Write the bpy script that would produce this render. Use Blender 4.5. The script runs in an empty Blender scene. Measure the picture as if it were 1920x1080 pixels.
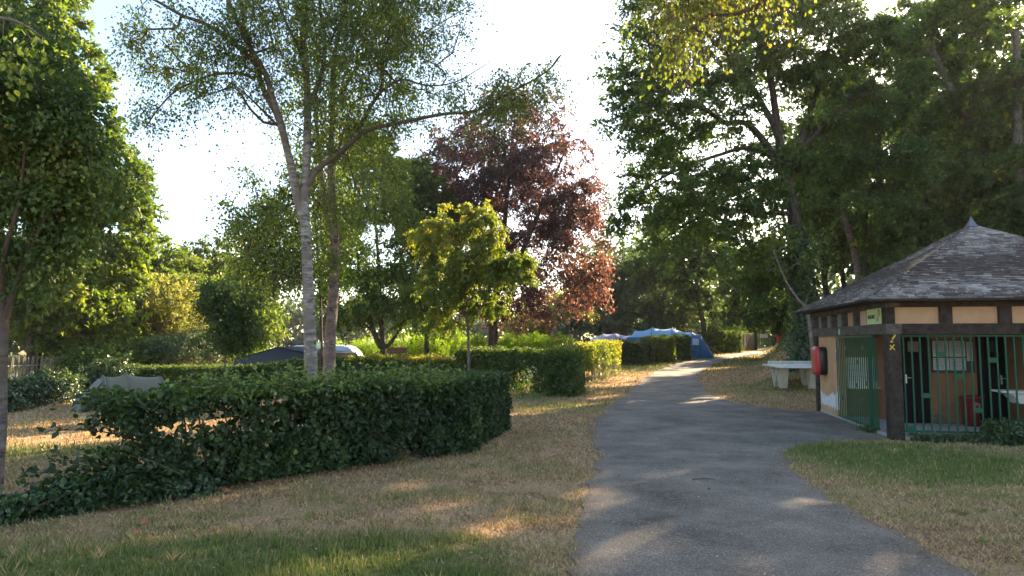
import bpy, bmesh, math, random
import numpy as np
from mathutils import Vector, Matrix
from mathutils.geometry import delaunay_2d_cdt

rng = np.random.default_rng(7)
random.seed(7)
S = bpy.context.scene
COL = S.collection
R = math.radians

# ------------------------------------------------------------------ camera
EYE = np.array([0.0, 0.0, 1.85])
F = 1280.0
PITCH = math.atan(100 / 1280)
cam_d = bpy.data.cameras.new('camera')
cam = bpy.data.objects.new('camera', cam_d)
COL.objects.link(cam)
cam.location = EYE
cam.rotation_euler = (math.pi / 2 + PITCH, 0, 0)
cam_d.sensor_width = 36
cam_d.lens = 24
cam_d.clip_start = 0.1
cam_d.clip_end = 2000
S.camera = cam

# ------------------------------------------------------------------ light
SUN_AZ, SUN_EL = R(40), R(25)
SKY_STRENGTH = 0.09
SUN_STRENGTH = 5.0
EXPOSURE = 2.5
HAZE = .0002
world = bpy.data.worlds.new("World")
S.world = world
world.use_nodes = True
nt = world.node_tree
bg = nt.nodes['Background']
sky = nt.nodes.new('ShaderNodeTexSky')
sky.sky_type = 'NISHITA'
sky.sun_disc = False
sky.sun_elevation = SUN_EL
sky.sun_rotation = SUN_AZ
sky.air_density = 1.0
sky.dust_density = 1.2
sky.ozone_density = 1.4
nt.links.new(sky.outputs[0], bg.inputs[0])
bg.inputs[1].default_value = SKY_STRENGTH
sun_d = bpy.data.lights.new('sun', 'SUN')
sun_d.energy = SUN_STRENGTH
sun_d.angle = R(0.53)
sun_d.color = (1.0, 0.80, 0.56)
sun = bpy.data.objects.new('sun', sun_d)
COL.objects.link(sun)
SV = Vector((math.sin(SUN_AZ) * math.cos(SUN_EL), math.cos(SUN_AZ) * math.cos(SUN_EL), math.sin(SUN_EL)))
sun.rotation_euler = SV.to_track_quat('Z', 'Y').to_euler()
sun.location = (30, 30, 40)
vs = S.view_settings
vs.view_transform = 'Standard'
vs.look = 'None'
vs.exposure = EXPOSURE
vs.gamma = 1
vs.use_curve_mapping = False
vs.use_white_balance = True
vs.white_balance_temperature = 6900
vs.white_balance_tint = 10
cy = S.cycles
cy.use_denoising = True
cy.denoising_prefilter = 'ACCURATE'
cy.max_bounces = 8
cy.diffuse_bounces = 4
cy.glossy_bounces = 2
cy.transmission_bounces = 5
cy.transparent_max_bounces = 6
cy.sample_clamp_indirect = 6
cy.caustics_reflective = False
cy.caustics_refractive = False


# ------------------------------------------------------------------ helpers
def P(u, v, Y):
    a = (u - 960) / F
    b = (540 - v) / F
    c, s = math.cos(PITCH), math.sin(PITCH)
    yw = c - b * s
    zw = s + b * c
    k = Y / yw
    return np.array([a * k, Y, EYE[2] + zw * k])


def sst(x, a, b):
    t = np.clip((x - a) / (b - a), 0, 1)
    return t * t * (3 - 2 * t)


def height(x, y):
    x = np.asarray(x, float)
    y = np.asarray(y, float)
    z = 1.0 * sst(y, 20, 66) * sst(x, -14, 8)
    s = (x - 10.5) * .93 - (y - 25) * .365
    bank = sst(s, -2.2, 2.4) * 3.2 + np.clip((s - 2.0) * .26, 0, 9)
    z = z + bank * sst(y - .25 * np.clip(x - 10, -9, 30), 22.5, 31)
    z = z - .55 * sst(-x, 5, 15) * sst(y, 8, 24)
    q = np.sqrt(((x + 62) / 34) ** 2 + ((y - 62) / 25) ** 2)
    z = z - 1.5 * (1 - sst(q, .92, 1.12))
    z = z + .02 * np.sin(x * .9 + 1.3 * np.sin(y * .5)) * np.sin(y * .7 + .4) * sst(np.hypot(x - 10, y - 15), 4.5, 9)
    return z


def G(u, v):
    """where the sight line through pixel (u, v) first meets the terrain"""
    Y = np.exp(np.linspace(math.log(3.0), math.log(140.0), 1500))
    a = P(u, v, 1.0) - EYE
    pts = EYE + a * Y[:, None]
    d = pts[:, 2] - height(pts[:, 0], pts[:, 1])
    k = int(np.argmax(d < 0)) if (d < 0).any() else len(Y) - 1
    if k > 0:
        f = d[k - 1] / (d[k - 1] - d[k] + 1e-9)
        p = pts[k - 1] + (pts[k] - pts[k - 1]) * np.clip(f, 0, 1)
    else:
        p = pts[0]
    return np.array([p[0], p[1], float(height(p[0], p[1]))])


_k = rng.normal(size=(9, 3))
_ph = rng.uniform(0, 6.28, 9)


def noise(p, f=1.0, seed=0):
    p = np.atleast_2d(p) * f
    if p.shape[1] == 2:
        p = np.c_[p, np.zeros(len(p))]
    o = np.zeros(len(p))
    for i in range(9):
        o += np.sin(p @ _k[(i + seed) % 9] * (1 + .23 * i) + _ph[i] * (1 + seed))
    return o / 3.0     # roughly -1..1


def unit(a):
    return a / np.maximum(np.linalg.norm(a, axis=-1, keepdims=True), 1e-9)


def add(name, me, mat=None, parent=None, **props):
    if mat is not None and not me.materials:
        me.materials.append(mat)
    o = bpy.data.objects.new(name, me)
    COL.objects.link(o)
    if parent is not None:
        o.parent = parent
    for k_, v_ in props.items():
        o[k_] = v_
    return o


def thing(name, label, cat, loc=(0, 0, 0), rot=0.0, group=None):
    o = bpy.data.objects.new(name, None)
    o.empty_display_size = .2
    COL.objects.link(o)
    o.location = loc
    o.rotation_euler = (0, 0, rot)
    o['label'] = label
    o['category'] = cat
    if group:
        o['group'] = group
    return o


def mesh_np(name, verts, faces, smooth=False, attrs=None):
    """faces: (N,3) or (N,4) int array"""
    me = bpy.data.meshes.new(name)
    verts = np.asarray(verts, np.float32)
    faces = np.asarray(faces, np.int32)
    n, k = faces.shape
    me.vertices.add(len(verts))
    me.vertices.foreach_set('co', verts.ravel())
    me.loops.add(n * k)
    me.loops.foreach_set('vertex_index', faces.ravel())
    me.polygons.add(n)
    me.polygons.foreach_set('loop_start', np.arange(0, n * k, k, dtype=np.int32))
    me.polygons.foreach_set('loop_total', np.full(n, k, np.int32))
    me.polygons.foreach_set('use_smooth', np.full(n, smooth))
    for a_, v_ in (attrs or {}).items():
        at = me.attributes.new(a_, 'FLOAT', 'POINT')
        at.data.foreach_set('value', np.asarray(v_, np.float32))
    me.update()
    return me


class MB:
    """collects boxes, tubes and loose polygons of one part"""
    def __init__(s):
        s.v = []
        s.f = []
        s.sm = []

    def poly(s, pts, faces, smooth=False):
        b = len(s.v)
        s.v += [tuple(map(float, p)) for p in pts]
        for f in faces:
            s.f.append([b + i for i in f])
            s.sm.append(smooth)
        return s

    def box(s, c, d, rz=0.0, bev=0.0):
        x, y, z = d[0] / 2, d[1] / 2, d[2] / 2
        ca, sa = math.cos(rz), math.sin(rz)
        if bev > 0:
            b = min(bev, x * .9, y * .9)
            ring = [(-x + b, -y), (x - b, -y), (x, -y + b), (x, y - b), (x - b, y), (-x + b, y), (-x, y - b), (-x, -y + b)]
            pts = [(px, py, -z) for px, py in ring] + [(px, py, z) for px, py in ring]
            n = 8
            fs = [list(range(n))[::-1], list(range(n, 2 * n))] + [[i, (i + 1) % n, n + (i + 1) % n, n + i] for i in range(n)]
        else:
            pts = [(i, j, k) for k in (-z, z) for i, j in ((-x, -y), (x, -y), (x, y), (-x, y))]
            fs = [[3, 2, 1, 0], [4, 5, 6, 7], [0, 1, 5, 4], [1, 2, 6, 5], [2, 3, 7, 6], [3, 0, 4, 7]]
        s.poly([(c[0] + ca * a - sa * b_, c[1] + sa * a + ca * b_, c[2] + e) for a, b_, e in pts], fs)
        return s

    def tube(s, pts, r, n=8, cap=True, smooth=True):
        pts = [np.array(p, float) for p in pts]
        rs = r if isinstance(r, (list, tuple)) else [r] * len(pts)
        b = len(s.v)
        for i, p in enumerate(pts):
            d = pts[min(i + 1, len(pts) - 1)] - pts[max(i - 1, 0)]
            d = d / (np.linalg.norm(d) + 1e-9)
            ref = np.array([0, 0, 1.]) if abs(d[2]) < .9 else np.array([1., 0, 0])
            u = np.cross(d, ref)
            u /= np.linalg.norm(u)
            w = np.cross(d, u)
            for k in range(n):
                a = 6.28318 * k / n
                s.v.append(tuple(p + rs[i] * (math.cos(a) * u + math.sin(a) * w)))
        for i in range(len(pts) - 1):
            for k in range(n):
                s.f.append([b + i * n + k, b + i * n + (k + 1) % n, b + (i + 1) * n + (k + 1) % n, b + (i + 1) * n + k])
                s.sm.append(smooth)
        if cap:
            s.f.append([b + k for k in range(n)][::-1])
            s.sm.append(False)
            s.f.append([b + (len(pts) - 1) * n + k for k in range(n)])
            s.sm.append(False)
        return s

    def lathe(s, c, prof, n=20, smooth=True):
        b = len(s.v)
        for r, z in prof:
            for k in range(n):
                a = 6.28318 * k / n
                s.v.append((c[0] + r * math.cos(a), c[1] + r * math.sin(a), c[2] + z))
        for i in range(len(prof) - 1):
            for k in range(n):
                s.f.append([b + i * n + k, b + i * n + (k + 1) % n, b + (i + 1) * n + (k + 1) % n, b + (i + 1) * n + k])
                s.sm.append(smooth)
        return s

    def grid(s, fn, nu, nv, smooth=True):
        b = len(s.v)
        for i in range(nu + 1):
            for j in range(nv + 1):
                s.v.append(tuple(map(float, fn(i / nu, j / nv))))
        for i in range(nu):
            for j in range(nv):
                a = b + i * (nv + 1) + j
                s.f.append([a, a + nv + 1, a + nv + 2, a + 1])
                s.sm.append(smooth)
        return s
        return s

    def build(s, name, mat, parent=None, **props):
        me = bpy.data.meshes.new(name)
        me.from_pydata(s.v, [], s.f)
        me.polygons.foreach_set('use_smooth', s.sm)
        me.update()
        return add(name, me, mat, parent, **props)


def pip(px, py, poly):
    poly = np.asarray(poly)
    inside = np.zeros(len(px), bool)
    x0, y0 = poly[-1]
    for x1, y1 in poly:
        c = ((y1 > py) != (y0 > py)) & (px < (x0 - x1) * (py - y1) / ((y0 - y1) + 1e-12) + x1)
        inside ^= c
        x0, y0 = x1, y1
    return inside


# ------------------------------------------------------------------ materials
def mat_base(name):
    m = bpy.data.materials.new(name)
    m.use_nodes = True
    n = m.node_tree
    return m, n, n.nodes['Principled BSDF']


def simple(name, col, rough=.6, var=.12, scale=8.0, bump=.15, metallic=0.0, spec=.4, dirt=None, dscale=1.5, damt=.5, coords='Object', stretch=(1, 1, 1)):
    """base colour broken up by two noises, optional dirt colour, small bump"""
    m, n, b = mat_base(name)
    N, L = n.nodes, n.links
    tc = N.new('ShaderNodeTexCoord')
    mp = N.new('ShaderNodeMapping')
    mp.inputs['Scale'].default_value = stretch
    L.new(tc.outputs[coords], mp.inputs[0])
    nz = N.new('ShaderNodeTexNoise')
    nz.inputs['Scale'].default_value = scale
    nz.inputs['Detail'].default_value = 6
    nz.inputs['Roughness'].default_value = .65
    L.new(mp.outputs[0], nz.inputs['Vector'])
    cr = N.new('ShaderNodeValToRGB')
    lo = tuple(max(0, c * (1 - var * 1.6)) for c in col)
    hi = tuple(min(1, c * (1 + var * 1.6)) for c in col)
    cr.color_ramp.elements[0].position = .3
    cr.color_ramp.elements[1].position = .7
    cr.color_ramp.elements[0].color = lo + (1,)
    cr.color_ramp.elements[1].color = hi + (1,)
    L.new(nz.outputs[0], cr.inputs[0])
    out = cr.outputs[0]
    if dirt:
        nd = N.new('ShaderNodeTexNoise')
        nd.inputs['Scale'].default_value = dscale
        nd.inputs['Detail'].default_value = 8
        nd.inputs['Roughness'].default_value = .7
        L.new(mp.outputs[0], nd.inputs['Vector'])
        rp = N.new('ShaderNodeValToRGB')
        rp.color_ramp.elements[0].position = 1 - damt - .08
        rp.color_ramp.elements[1].position = 1 - damt + .12
        L.new(nd.outputs[0], rp.inputs[0])
        mx = N.new('ShaderNodeMix')
        mx.data_type = 'RGBA'
        L.new(rp.outputs[0], mx.inputs[0])
        L.new(out, mx.inputs[6])
        mx.inputs[7].default_value = tuple(dirt) + (1,)
        out = mx.outputs[2]
    L.new(out, b.inputs['Base Color'])
    b.inputs['Roughness'].default_value = rough
    b.inputs['Metallic'].default_value = metallic
    b.inputs['Specular IOR Level'].default_value = spec
    if bump > 0:
        bp = N.new('ShaderNodeBump')
        bp.inputs['Strength'].default_value = bump
        bp.inputs['Distance'].default_value = .02
        L.new(nz.outputs[0], bp.inputs['Height'])
        L.new(bp.outputs[0], b.inputs['Normal'])
    return m


def leafmat(name, c0, c1, trans=.42, tcol=None, rough=.5, spec=.35, c2=None):
    """leaf: tint attribute runs c0 -> c1 (-> c2); part of the light passes through"""
    m, n, b = mat_base(name)
    N, L = n.nodes, n.links
    at = N.new('ShaderNodeAttribute')
    at.attribute_name = 'tint'
    cr = N.new('ShaderNodeValToRGB')
    e = cr.color_ramp.elements
    e[0].position, e[1].position = 0.0, 1.0
    e[0].color = tuple(c0) + (1,)
    e[1].color = tuple(c2 or c1) + (1,)
    if c2:
        k = e.new(.8)
        k.color = tuple(c1) + (1,)
    L.new(at.outputs['Fac'], cr.inputs[0])
    L.new(cr.outputs[0], b.inputs['Base Color'])
    b.inputs['Roughness'].default_value = rough
    b.inputs['Specular IOR Level'].default_value = spec
    tr = N.new('ShaderNodeBsdfTranslucent')
    mx = N.new('ShaderNodeMix')
    mx.data_type = 'RGBA'
    mx.blend_type = 'MULTIPLY'
    mx.inputs[0].default_value = 1.0
    mx.inputs[7].default_value = tuple(tcol or (1.6, 1.75, .78)) + (1,)
    L.new(cr.outputs[0], mx.inputs[6])
    L.new(mx.outputs[2], tr.inputs['Color'])
    ms = N.new('ShaderNodeMixShader')
    ms.inputs[0].default_value = trans
    L.new(b.outputs[0], ms.inputs[1])
    L.new(tr.outputs[0], ms.inputs[2])
    L.new(ms.outputs[0], N['Material Output'].inputs['Surface'])
    return m


def barkmat(name, c0, c1, scale=(6, 6, 1.4), limb=None, patch=None, bump=.6):
    m, n, b = mat_base(name)
    N, L = n.nodes, n.links
    tc = N.new('ShaderNodeTexCoord')
    mp = N.new('ShaderNodeMapping')
    mp.inputs['Scale'].default_value = scale
    L.new(tc.outputs['Object'], mp.inputs[0])
    nz = N.new('ShaderNodeTexNoise')
    nz.inputs['Scale'].default_value = 2.2
    nz.inputs['Detail'].default_value = 9
    nz.inputs['Roughness'].default_value = .72
    L.new(mp.outputs[0], nz.inputs['Vector'])
    cr = N.new('ShaderNodeValToRGB')
    cr.color_ramp.elements[0].position = .36
    cr.color_ramp.elements[1].position = .62
    cr.color_ramp.elements[0].color = tuple(c0) + (1,)
    cr.color_ramp.elements[1].color = tuple(c1) + (1,)
    L.new(nz.outputs[0], cr.inputs[0])
    out = cr.outputs[0]
    if patch:
        n2 = N.new('ShaderNodeTexNoise')
        n2.inputs['Scale'].default_value = 1.6
        n2.inputs['Detail'].default_value = 5
        L.new(tc.outputs['Object'], n2.inputs['Vector'])
        r2 = N.new('ShaderNodeValToRGB')
        r2.color_ramp.elements[0].position = .5
        r2.color_ramp.elements[1].position = .62
        L.new(n2.outputs[0], r2.inputs[0])
        mx = N.new('ShaderNodeMix')
        mx.data_type = 'RGBA'
        L.new(r2.outputs[0], mx.inputs[0])
        L.new(out, mx.inputs[6])
        mx.inputs[7].default_value = tuple(patch) + (1,)
        out = mx.outputs[2]
    if limb:
        # limbs thinner than a hand keep their young brown bark
        ar = N.new('ShaderNodeAttribute')
        ar.attribute_name = 'rad'
        mr = N.new('ShaderNodeMapRange')
        mr.inputs[1].default_value = .09
        mr.inputs[2].default_value = .045
        L.new(ar.outputs['Fac'], mr.inputs[0])
        ml = N.new('ShaderNodeMix')
        ml.data_type = 'RGBA'
        L.new(mr.outputs[0], ml.inputs[0])
        L.new(out, ml.inputs[6])
        ml.inputs[7].default_value = tuple(limb) + (1,)
        out = ml.outputs[2]
    L.new(out, b.inputs['Base Color'])
    b.inputs['Roughness'].default_value = .85
    b.inputs['Specular IOR Level'].default_value = .2
    bp = N.new('ShaderNodeBump')
    bp.inputs['Strength'].default_value = bump
    bp.inputs['Distance'].default_value = .04
    L.new(nz.outputs[0], bp.inputs['Height'])
    L.new(bp.outputs[0], b.inputs['Normal'])
    return m


# ------------------------------------------------------------------ road outline (world coordinates)
LEFT = [(1085, 1110), (1062, 1070), (1088, 1000), (1092, 950), (1108, 905), (1117, 860), (1110, 815), (1118, 785), (1148, 757), (1178, 735), (1204, 712), (1232, 695), (1268, 682), (1325, 670), (1395, 661.5), (1425, 659.3)]
RIGHT = [(1450, 659.5), (1420, 664), (1375, 672), (1338, 684), (1314, 700), (1310, 716), (1328, 737), (1370, 754), (1420, 763), (1515, 771)]
APR = [(1640, 826), (1560, 828), (1495, 838), (1478, 850), (1484, 878), (1510, 906), (1545, 930), (1600, 960), (1680, 1000), (1790, 1050), (1860, 1090)]
lw = [G(*p)[:2] for p in LEFT]
rw = [G(*p)[:2] for p in RIGHT]
aw = [G(*p)[:2] for p in APR]
BC = np.array([7.11, 13.0])
BA = math.radians(10.5)
EX = np.array([math.cos(BA), -math.sin(BA)])
EYv = np.array([math.sin(BA), math.cos(BA)])


def B2(x, y):
    return BC + EX * x + EYv * y


raw = [np.array((.2, -4.0)), np.array((.5, 2.0))] + lw + rw + [B2(0.35, 5.3), B2(.35, .2)] + aw + [np.array((5.6, 2.0)), np.array((6.5, -4.0))]
road_poly = []
for i in range(len(raw)):
    a, b = raw[i], raw[(i + 1) % len(raw)]
    m_ = max(1, int(np.linalg.norm(b - a) / .12))
    nrm = np.array([-(b - a)[1], (b - a)[0]]) / (np.linalg.norm(b - a) + 1e-9)
    for k in range(m_):
        q = a + (b - a) * k / m_
        w = .05 * noise(q[None, :], 1.7)[0] + .03 * noise(q[None, :], 7., 3)[0] + rng.uniform(-.025, .025)
        if np.linalg.norm(q - B2(.35, 2.7)) < 3.2:
            w = 0
        road_poly.append(q + nrm * w)
road_poly = np.array(road_poly)

# ------------------------------------------------------------------ grass cover map: 0 dry straw .. 1 green
GREEN = []
for (u, v, rx, ry, a) in [(300, 1075, 2.6, 1.1, 1.4), (560, 1050, 1.6, .9, 1.2), (20, 1100, 1.5, 1.0, 1.1), (660, 1080, 1.0, .5, .9), (1580, 850, 1.6, .9, 1.7), (1720, 865, 1.7, 1.0, 1.9), (1850, 905, 1.2, .9, 1.0),
                          (1660, 838, 2.2, .5, 1.1), (1900, 960, 1.2, .7, .5), (985, 745, 1.6, 1.6, 1.4), (1040, 762, 1.5, 1.2, 1.1), (1110, 735, 1.2, 1.6, .7), (1000, 722, 1.6, 2.0, 1.2),
                          (780, 935, .9, .5, .55), (350, 975, 1.2, .5, .4), (1240, 688, 2.4, 3.0, .8), (1180, 690, 3.0, 3.0, .8), (200, 850, 2.0, 1.2, .8), (60, 845, 2.0, 1.0, .6), (960, 850, .8, .7, .6), (1500, 700, 3, 3, .55),
                          (1440, 675, 6, 6, .8), (1460, 745, 1.6, .8, .5), (700, 860, 1.5, .8, .5), (1000, 890, 1.0, .6, .35), (600, 970, .8, .3, .5), (880, 1010, .6, .3, .4)]:
    p = G(u, v)
    GREEN.append((p[0], p[1], rx, ry, a))


def green(x, y):
    p = np.c_[x, y]
    g = .06 + .20 * noise(p, .8, 1) + .14 * noise(p, 2.9, 4) + .08 * noise(p, 7.9, 2)
    for cx, cy_, rx, ry, a in GREEN:
        g = g + .62 * a * np.exp(-((x - cx) / rx) ** 2 - ((y - cy_) / ry) ** 2)
    g = g + .5 * sst(y, 30, 60)
    return np.clip(g, 0, 1)


# ------------------------------------------------------------------ terrain
def axis_steps(lo, hi, c):
    def go(sign, lim):
        out, d = [], 0.0
        while c + sign * d < hi if sign > 0 else c + sign * d > lo:
            d += .4 if d < 18 else (.85 if d < 62 else .85 + (d - 62) * .16)
            out.append(c + sign * d)
        return out
    return np.array(sorted([c] + go(1, hi) + go(-1, lo)))


gx = axis_steps(-700, 700, 3.0)
gy = axis_steps(-60, 1100, 14.0)
X, Yg = np.meshgrid(gx, gy, indexing='ij')
Z = height(X, Yg)
nx_, ny_ = X.shape
idx = np.arange(nx_ * ny_).reshape(nx_, ny_)
fc = np.stack([idx[:-1, :-1], idx[1:, :-1], idx[1:, 1:], idx[:-1, 1:]], -1).reshape(-1, 4)
tv = np.c_[X.ravel(), Yg.ravel(), Z.ravel()]

m_ground, n, b = mat_base('dry_grass_ground')
N, L = n.nodes, n.links
tc = N.new('ShaderNodeTexCoord')
at = N.new('ShaderNodeAttribute')
at.attribute_name = 'green'
n1 = N.new('ShaderNodeTexNoise')
n1.inputs['Scale'].default_value = 26
n1.inputs['Detail'].default_value = 10
n1.inputs['Roughness'].default_value = .75
n2 = N.new('ShaderNodeTexNoise')
n2.inputs['Scale'].default_value = 1.3
n2.inputs['Detail'].default_value = 8
n2.inputs['Roughness'].default_value = .7
for q in (n1, n2):
    L.new(tc.outputs['Object'], q.inputs['Vector'])
c1 = N.new('ShaderNodeValToRGB')
c1.color_ramp.elements[0].position = .34
c1.color_ramp.elements[1].position = .68
c1.color_ramp.elements[0].color = (.19, .115, .068, 1)
c1.color_ramp.elements[1].color = (.58, .385, .21, 1)
L.new(n1.outputs[0], c1.inputs[0])
c2 = N.new('ShaderNodeValToRGB')
c2.color_ramp.elements[0].position = .3
c2.color_ramp.elements[1].position = .7
c2.color_ramp.elements[0].color = (.06, .08, .022, 1)
c2.color_ramp.elements[1].color = (.18, .20, .06, 1)
L.new(n1.outputs[0], c2.inputs[0])
ma = N.new('ShaderNodeMath')
ma.operation = 'MULTIPLY_ADD'
L.new(n2.outputs[0], ma.inputs[0])
ma.inputs[1].default_value = .8
ma.inputs[2].default_value = -.4
mb_ = N.new('ShaderNodeMath')
mb_.operation = 'ADD'
mb_.use_clamp = True
L.new(ma.outputs[0], mb_.inputs[0])
L.new(at.outputs['Fac'], mb_.inputs[1])
mx = N.new('ShaderNodeMix')
mx.data_type = 'RGBA'
L.new(mb_.outputs[0], mx.inputs[0])
L.new(c1.outputs[0], mx.inputs[6])
L.new(c2.outputs[0], mx.inputs[7])
L.new(mx.outputs[2], b.inputs['Base Color'])
b.inputs['Roughness'].default_value = .95
b.inputs['Specular IOR Level'].default_value = .1
bp = N.new('ShaderNodeBump')
bp.inputs['Strength'].default_value = .9
bp.inputs['Distance'].default_value = .03
L.new(n1.outputs[0], bp.inputs['Height'])
L.new(bp.outputs[0], b.inputs['Normal'])
g_t = green(tv[:, 0], tv[:, 1])
add('ground', mesh_np('ground', tv, fc, True, {'green': g_t}), m_ground, kind='structure')

# road sheet, triangulated finely and laid on the terrain
m_road, n, b = mat_base('worn_asphalt')
N, L = n.nodes, n.links
tc = N.new('ShaderNodeTexCoord')
vo = N.new('ShaderNodeTexVoronoi')
vo.inputs['Scale'].default_value = 75
n1 = N.new('ShaderNodeTexNoise')
n1.inputs['Scale'].default_value = 70
n1.inputs['Detail'].default_value = 6
n1.inputs['Roughness'].default_value = .8
n2 = N.new('ShaderNodeTexNoise')
n2.inputs['Scale'].default_value = .9
n2.inputs['Detail'].default_value = 8
n2.inputs['Roughness'].default_value = .68
for q in (vo, n1, n2):
    L.new(tc.outputs['Object'], q.inputs['Vector'])
c1 = N.new('ShaderNodeValToRGB')
e = c1.color_ramp.elements
e[0].position, e[1].position = .38, .67
e[0].color = (.05, .053, .047, 1)
e[1].color = (.36, .305, .25, 1)
L.new(n1.outputs[0], c1.inputs[0])
c2 = N.new('ShaderNodeValToRGB')
e = c2.color_ramp.elements
e[0].position, e[1].position = .33, .68
e[0].color = (.48, .455, .43, 1)
e[1].color = (1.45, 1.41, 1.35, 1)
L.new(n2.outputs[0], c2.inputs[0])
mx = N.new('ShaderNodeMix')
mx.data_type = 'RGBA'
mx.blend_type = 'MULTIPLY'
mx.inputs[0].default_value = 1
L.new(c1.outputs[0], mx.inputs[6])
L.new(c2.outputs[0], mx.inputs[7])
# scattered pale stones
c3 = N.new('ShaderNodeValToRGB')
e = c3.color_ramp.elements
e[0].position, e[1].position = .88, .92
sp = N.new('ShaderNodeSeparateColor')
L.new(vo.outputs['Color'], sp.inputs[0])
L.new(sp.outputs[0], c3.inputs[0])
mx2 = N.new('ShaderNodeMix')
mx2.data_type = 'RGBA'
ml = N.new('ShaderNodeMath')
ml.operation = 'MULTIPLY'
ml.inputs[1].default_value = .5
L.new(c3.outputs[0], ml.inputs[0])
L.new(ml.outputs[0], mx2.inputs[0])
L.new(mx.outputs[2], mx2.inputs[6])
mx2.inputs[7].default_value = (.38, .35, .31, 1)
ae = N.new('ShaderNodeAttribute')
ae.attribute_name = 'edge'
n5 = N.new('ShaderNodeTexNoise')
n5.inputs['Scale'].default_value = 7
n5.inputs['Detail'].default_value = 9
n5.inputs['Roughness'].default_value = .75
L.new(tc.outputs['Object'], n5.inputs['Vector'])
m5 = N.new('ShaderNodeMath')
m5.operation = 'MULTIPLY_ADD'
L.new(n5.outputs[0], m5.inputs[0])
m5.inputs[1].default_value = 2.6
m5.inputs[2].default_value = -1.75
m6 = N.new('ShaderNodeMath')
m6.operation = 'ADD'
m6.use_clamp = True
L.new(m5.outputs[0], m6.inputs[0])
L.new(ae.outputs['Fac'], m6.inputs[1])
mx5 = N.new('ShaderNodeMix')
mx5.data_type = 'RGBA'
L.new(m6.outputs[0], mx5.inputs[0])
L.new(mx2.outputs[2], mx5.inputs[6])
c5 = N.new('ShaderNodeValToRGB')
c5.color_ramp.elements[0].position = .35
c5.color_ramp.elements[1].position = .65
c5.color_ramp.elements[0].color = (.10, .065, .042, 1)
c5.color_ramp.elements[1].color = (.34, .25, .17, 1)
L.new(n1.outputs[0], c5.inputs[0])
L.new(c5.outputs[0], mx5.inputs[7])
L.new(mx5.outputs[2], b.inputs['Base Color'])
b.inputs['Roughness'].default_value = .9
b.inputs['Specular IOR Level'].default_value = .35
bp = N.new('ShaderNodeBump')
bp.inputs['Strength'].default_value = 1.0
bp.inputs['Distance'].default_value = .02
L.new(n1.outputs[0], bp.inputs['Height'])
L.new(bp.outputs[0], b.inputs['Normal'])
inner = []
rx0, rx1 = road_poly[:, 0].min(), road_poly[:, 0].max()
ry0, ry1 = road_poly[:, 1].min(), road_poly[:, 1].max()
st = .2
qx, qy = np.meshgrid(np.arange(rx0, rx1, st), np.arange(ry0, ry1, st))
qx = qx.ravel() + rng.uniform(-.05, .05, qx.size)
qy = qy.ravel() + rng.uniform(-.05, .05, qy.size)
ins = pip(qx, qy, road_poly)
allp = [Vector(p) for p in road_poly] + [Vector((a, b_)) for a, b_ in zip(qx[ins], qy[ins])]
ed = [(i, (i + 1) % len(road_poly)) for i in range(len(road_poly))]
vo2, _e, fo, *_r = delaunay_2d_cdt(allp, ed, [list(range(len(road_poly)))], 1, 1e-5)
va = np.array([(p.x, p.y) for p in vo2])
vz = height(va[:, 0], va[:, 1]) + .012 + .012 * sst(va[:, 1], 26, 45)
fo = np.array([f for f in fo if len(f) == 3])
de = np.full(len(va), 9.0)
for i in range(0, len(road_poly)):
    a_, b_ = road_poly[i - 1], road_poly[i]
    ab = b_ - a_
    t_ = np.clip(((va - a_) @ ab) / (ab @ ab + 1e-12), 0, 1)
    de = np.minimum(de, np.linalg.norm(va - a_ - t_[:, None] * ab, axis=1))
edge_f = 1.05 * np.exp(-(de / .20) ** 1.1) * (~((np.abs((va - B2(.35, 2.7)) @ EX) < .3) & (np.abs((va - B2(.35, 2.7)) @ EYv) < 3)))
add('road', mesh_np('road', np.c_[va, vz], fo, True, {'edge': edge_f}), m_road, kind='structure')

# pond
m_water, n, b = mat_base('pond_water')
b.inputs['Base Color'].default_value = (.06, .05, .03, 1)
b.inputs['Roughness'].default_value = .06
b.inputs['Specular IOR Level'].default_value = .6
nz = n.nodes.new('ShaderNodeTexNoise')
nz.inputs['Scale'].default_value = 3.0
nz.inputs['Detail'].default_value = 4
bp = n.nodes.new('ShaderNodeBump')
bp.inputs['Strength'].default_value = .12
bp.inputs['Distance'].default_value = .03
n.links.new(nz.outputs[0], bp.inputs['Height'])
n.links.new(bp.outputs[0], b.inputs['Normal'])
wb = MB()
ring = [(-62 + 38 * math.cos(a / 48 * 6.283), 62 + 28 * math.sin(a / 48 * 6.283), -1.05) for a in range(48)]
wb.poly(ring, [list(range(48))])
wb.build('water', m_water, None, kind='structure')

# ------------------------------------------------------------------ sanitary block
M = {}
M['timber'] = barkmat('dark_timber', (.018, .013, .010), (.06, .045, .036), scale=(3, 3, 3), bump=.35)
M['beam'] = barkmat('paler_beam', (.05, .042, .036), (.13, .115, .10), scale=(3, 1.2, 5), bump=.35)  # paler than the dark timber, used on the left side only
M['render'] = simple('ochre_render', (.50, .30, .16), rough=.9, var=.07, scale=5, bump=.12, dirt=(.40, .21, .11), dscale=1.6, damt=.42)
M['panel'] = simple('ochre_panel', (.47, .29, .165), rough=.85, var=.05, scale=6, bump=.06, dirt=(.45, .24, .13), dscale=2.5, damt=.38)
M['pinkpanel'] = simple('faded_pink_panel', (.58, .40, .32), rough=.85, var=.05, scale=6, bump=.06)
M['green'] = simple('green_painted_steel', (.003, .075, .034), rough=.5, var=.12, scale=14, bump=.03, spec=.3, dirt=(.01, .045, .025), dscale=9, damt=.4)
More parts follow.
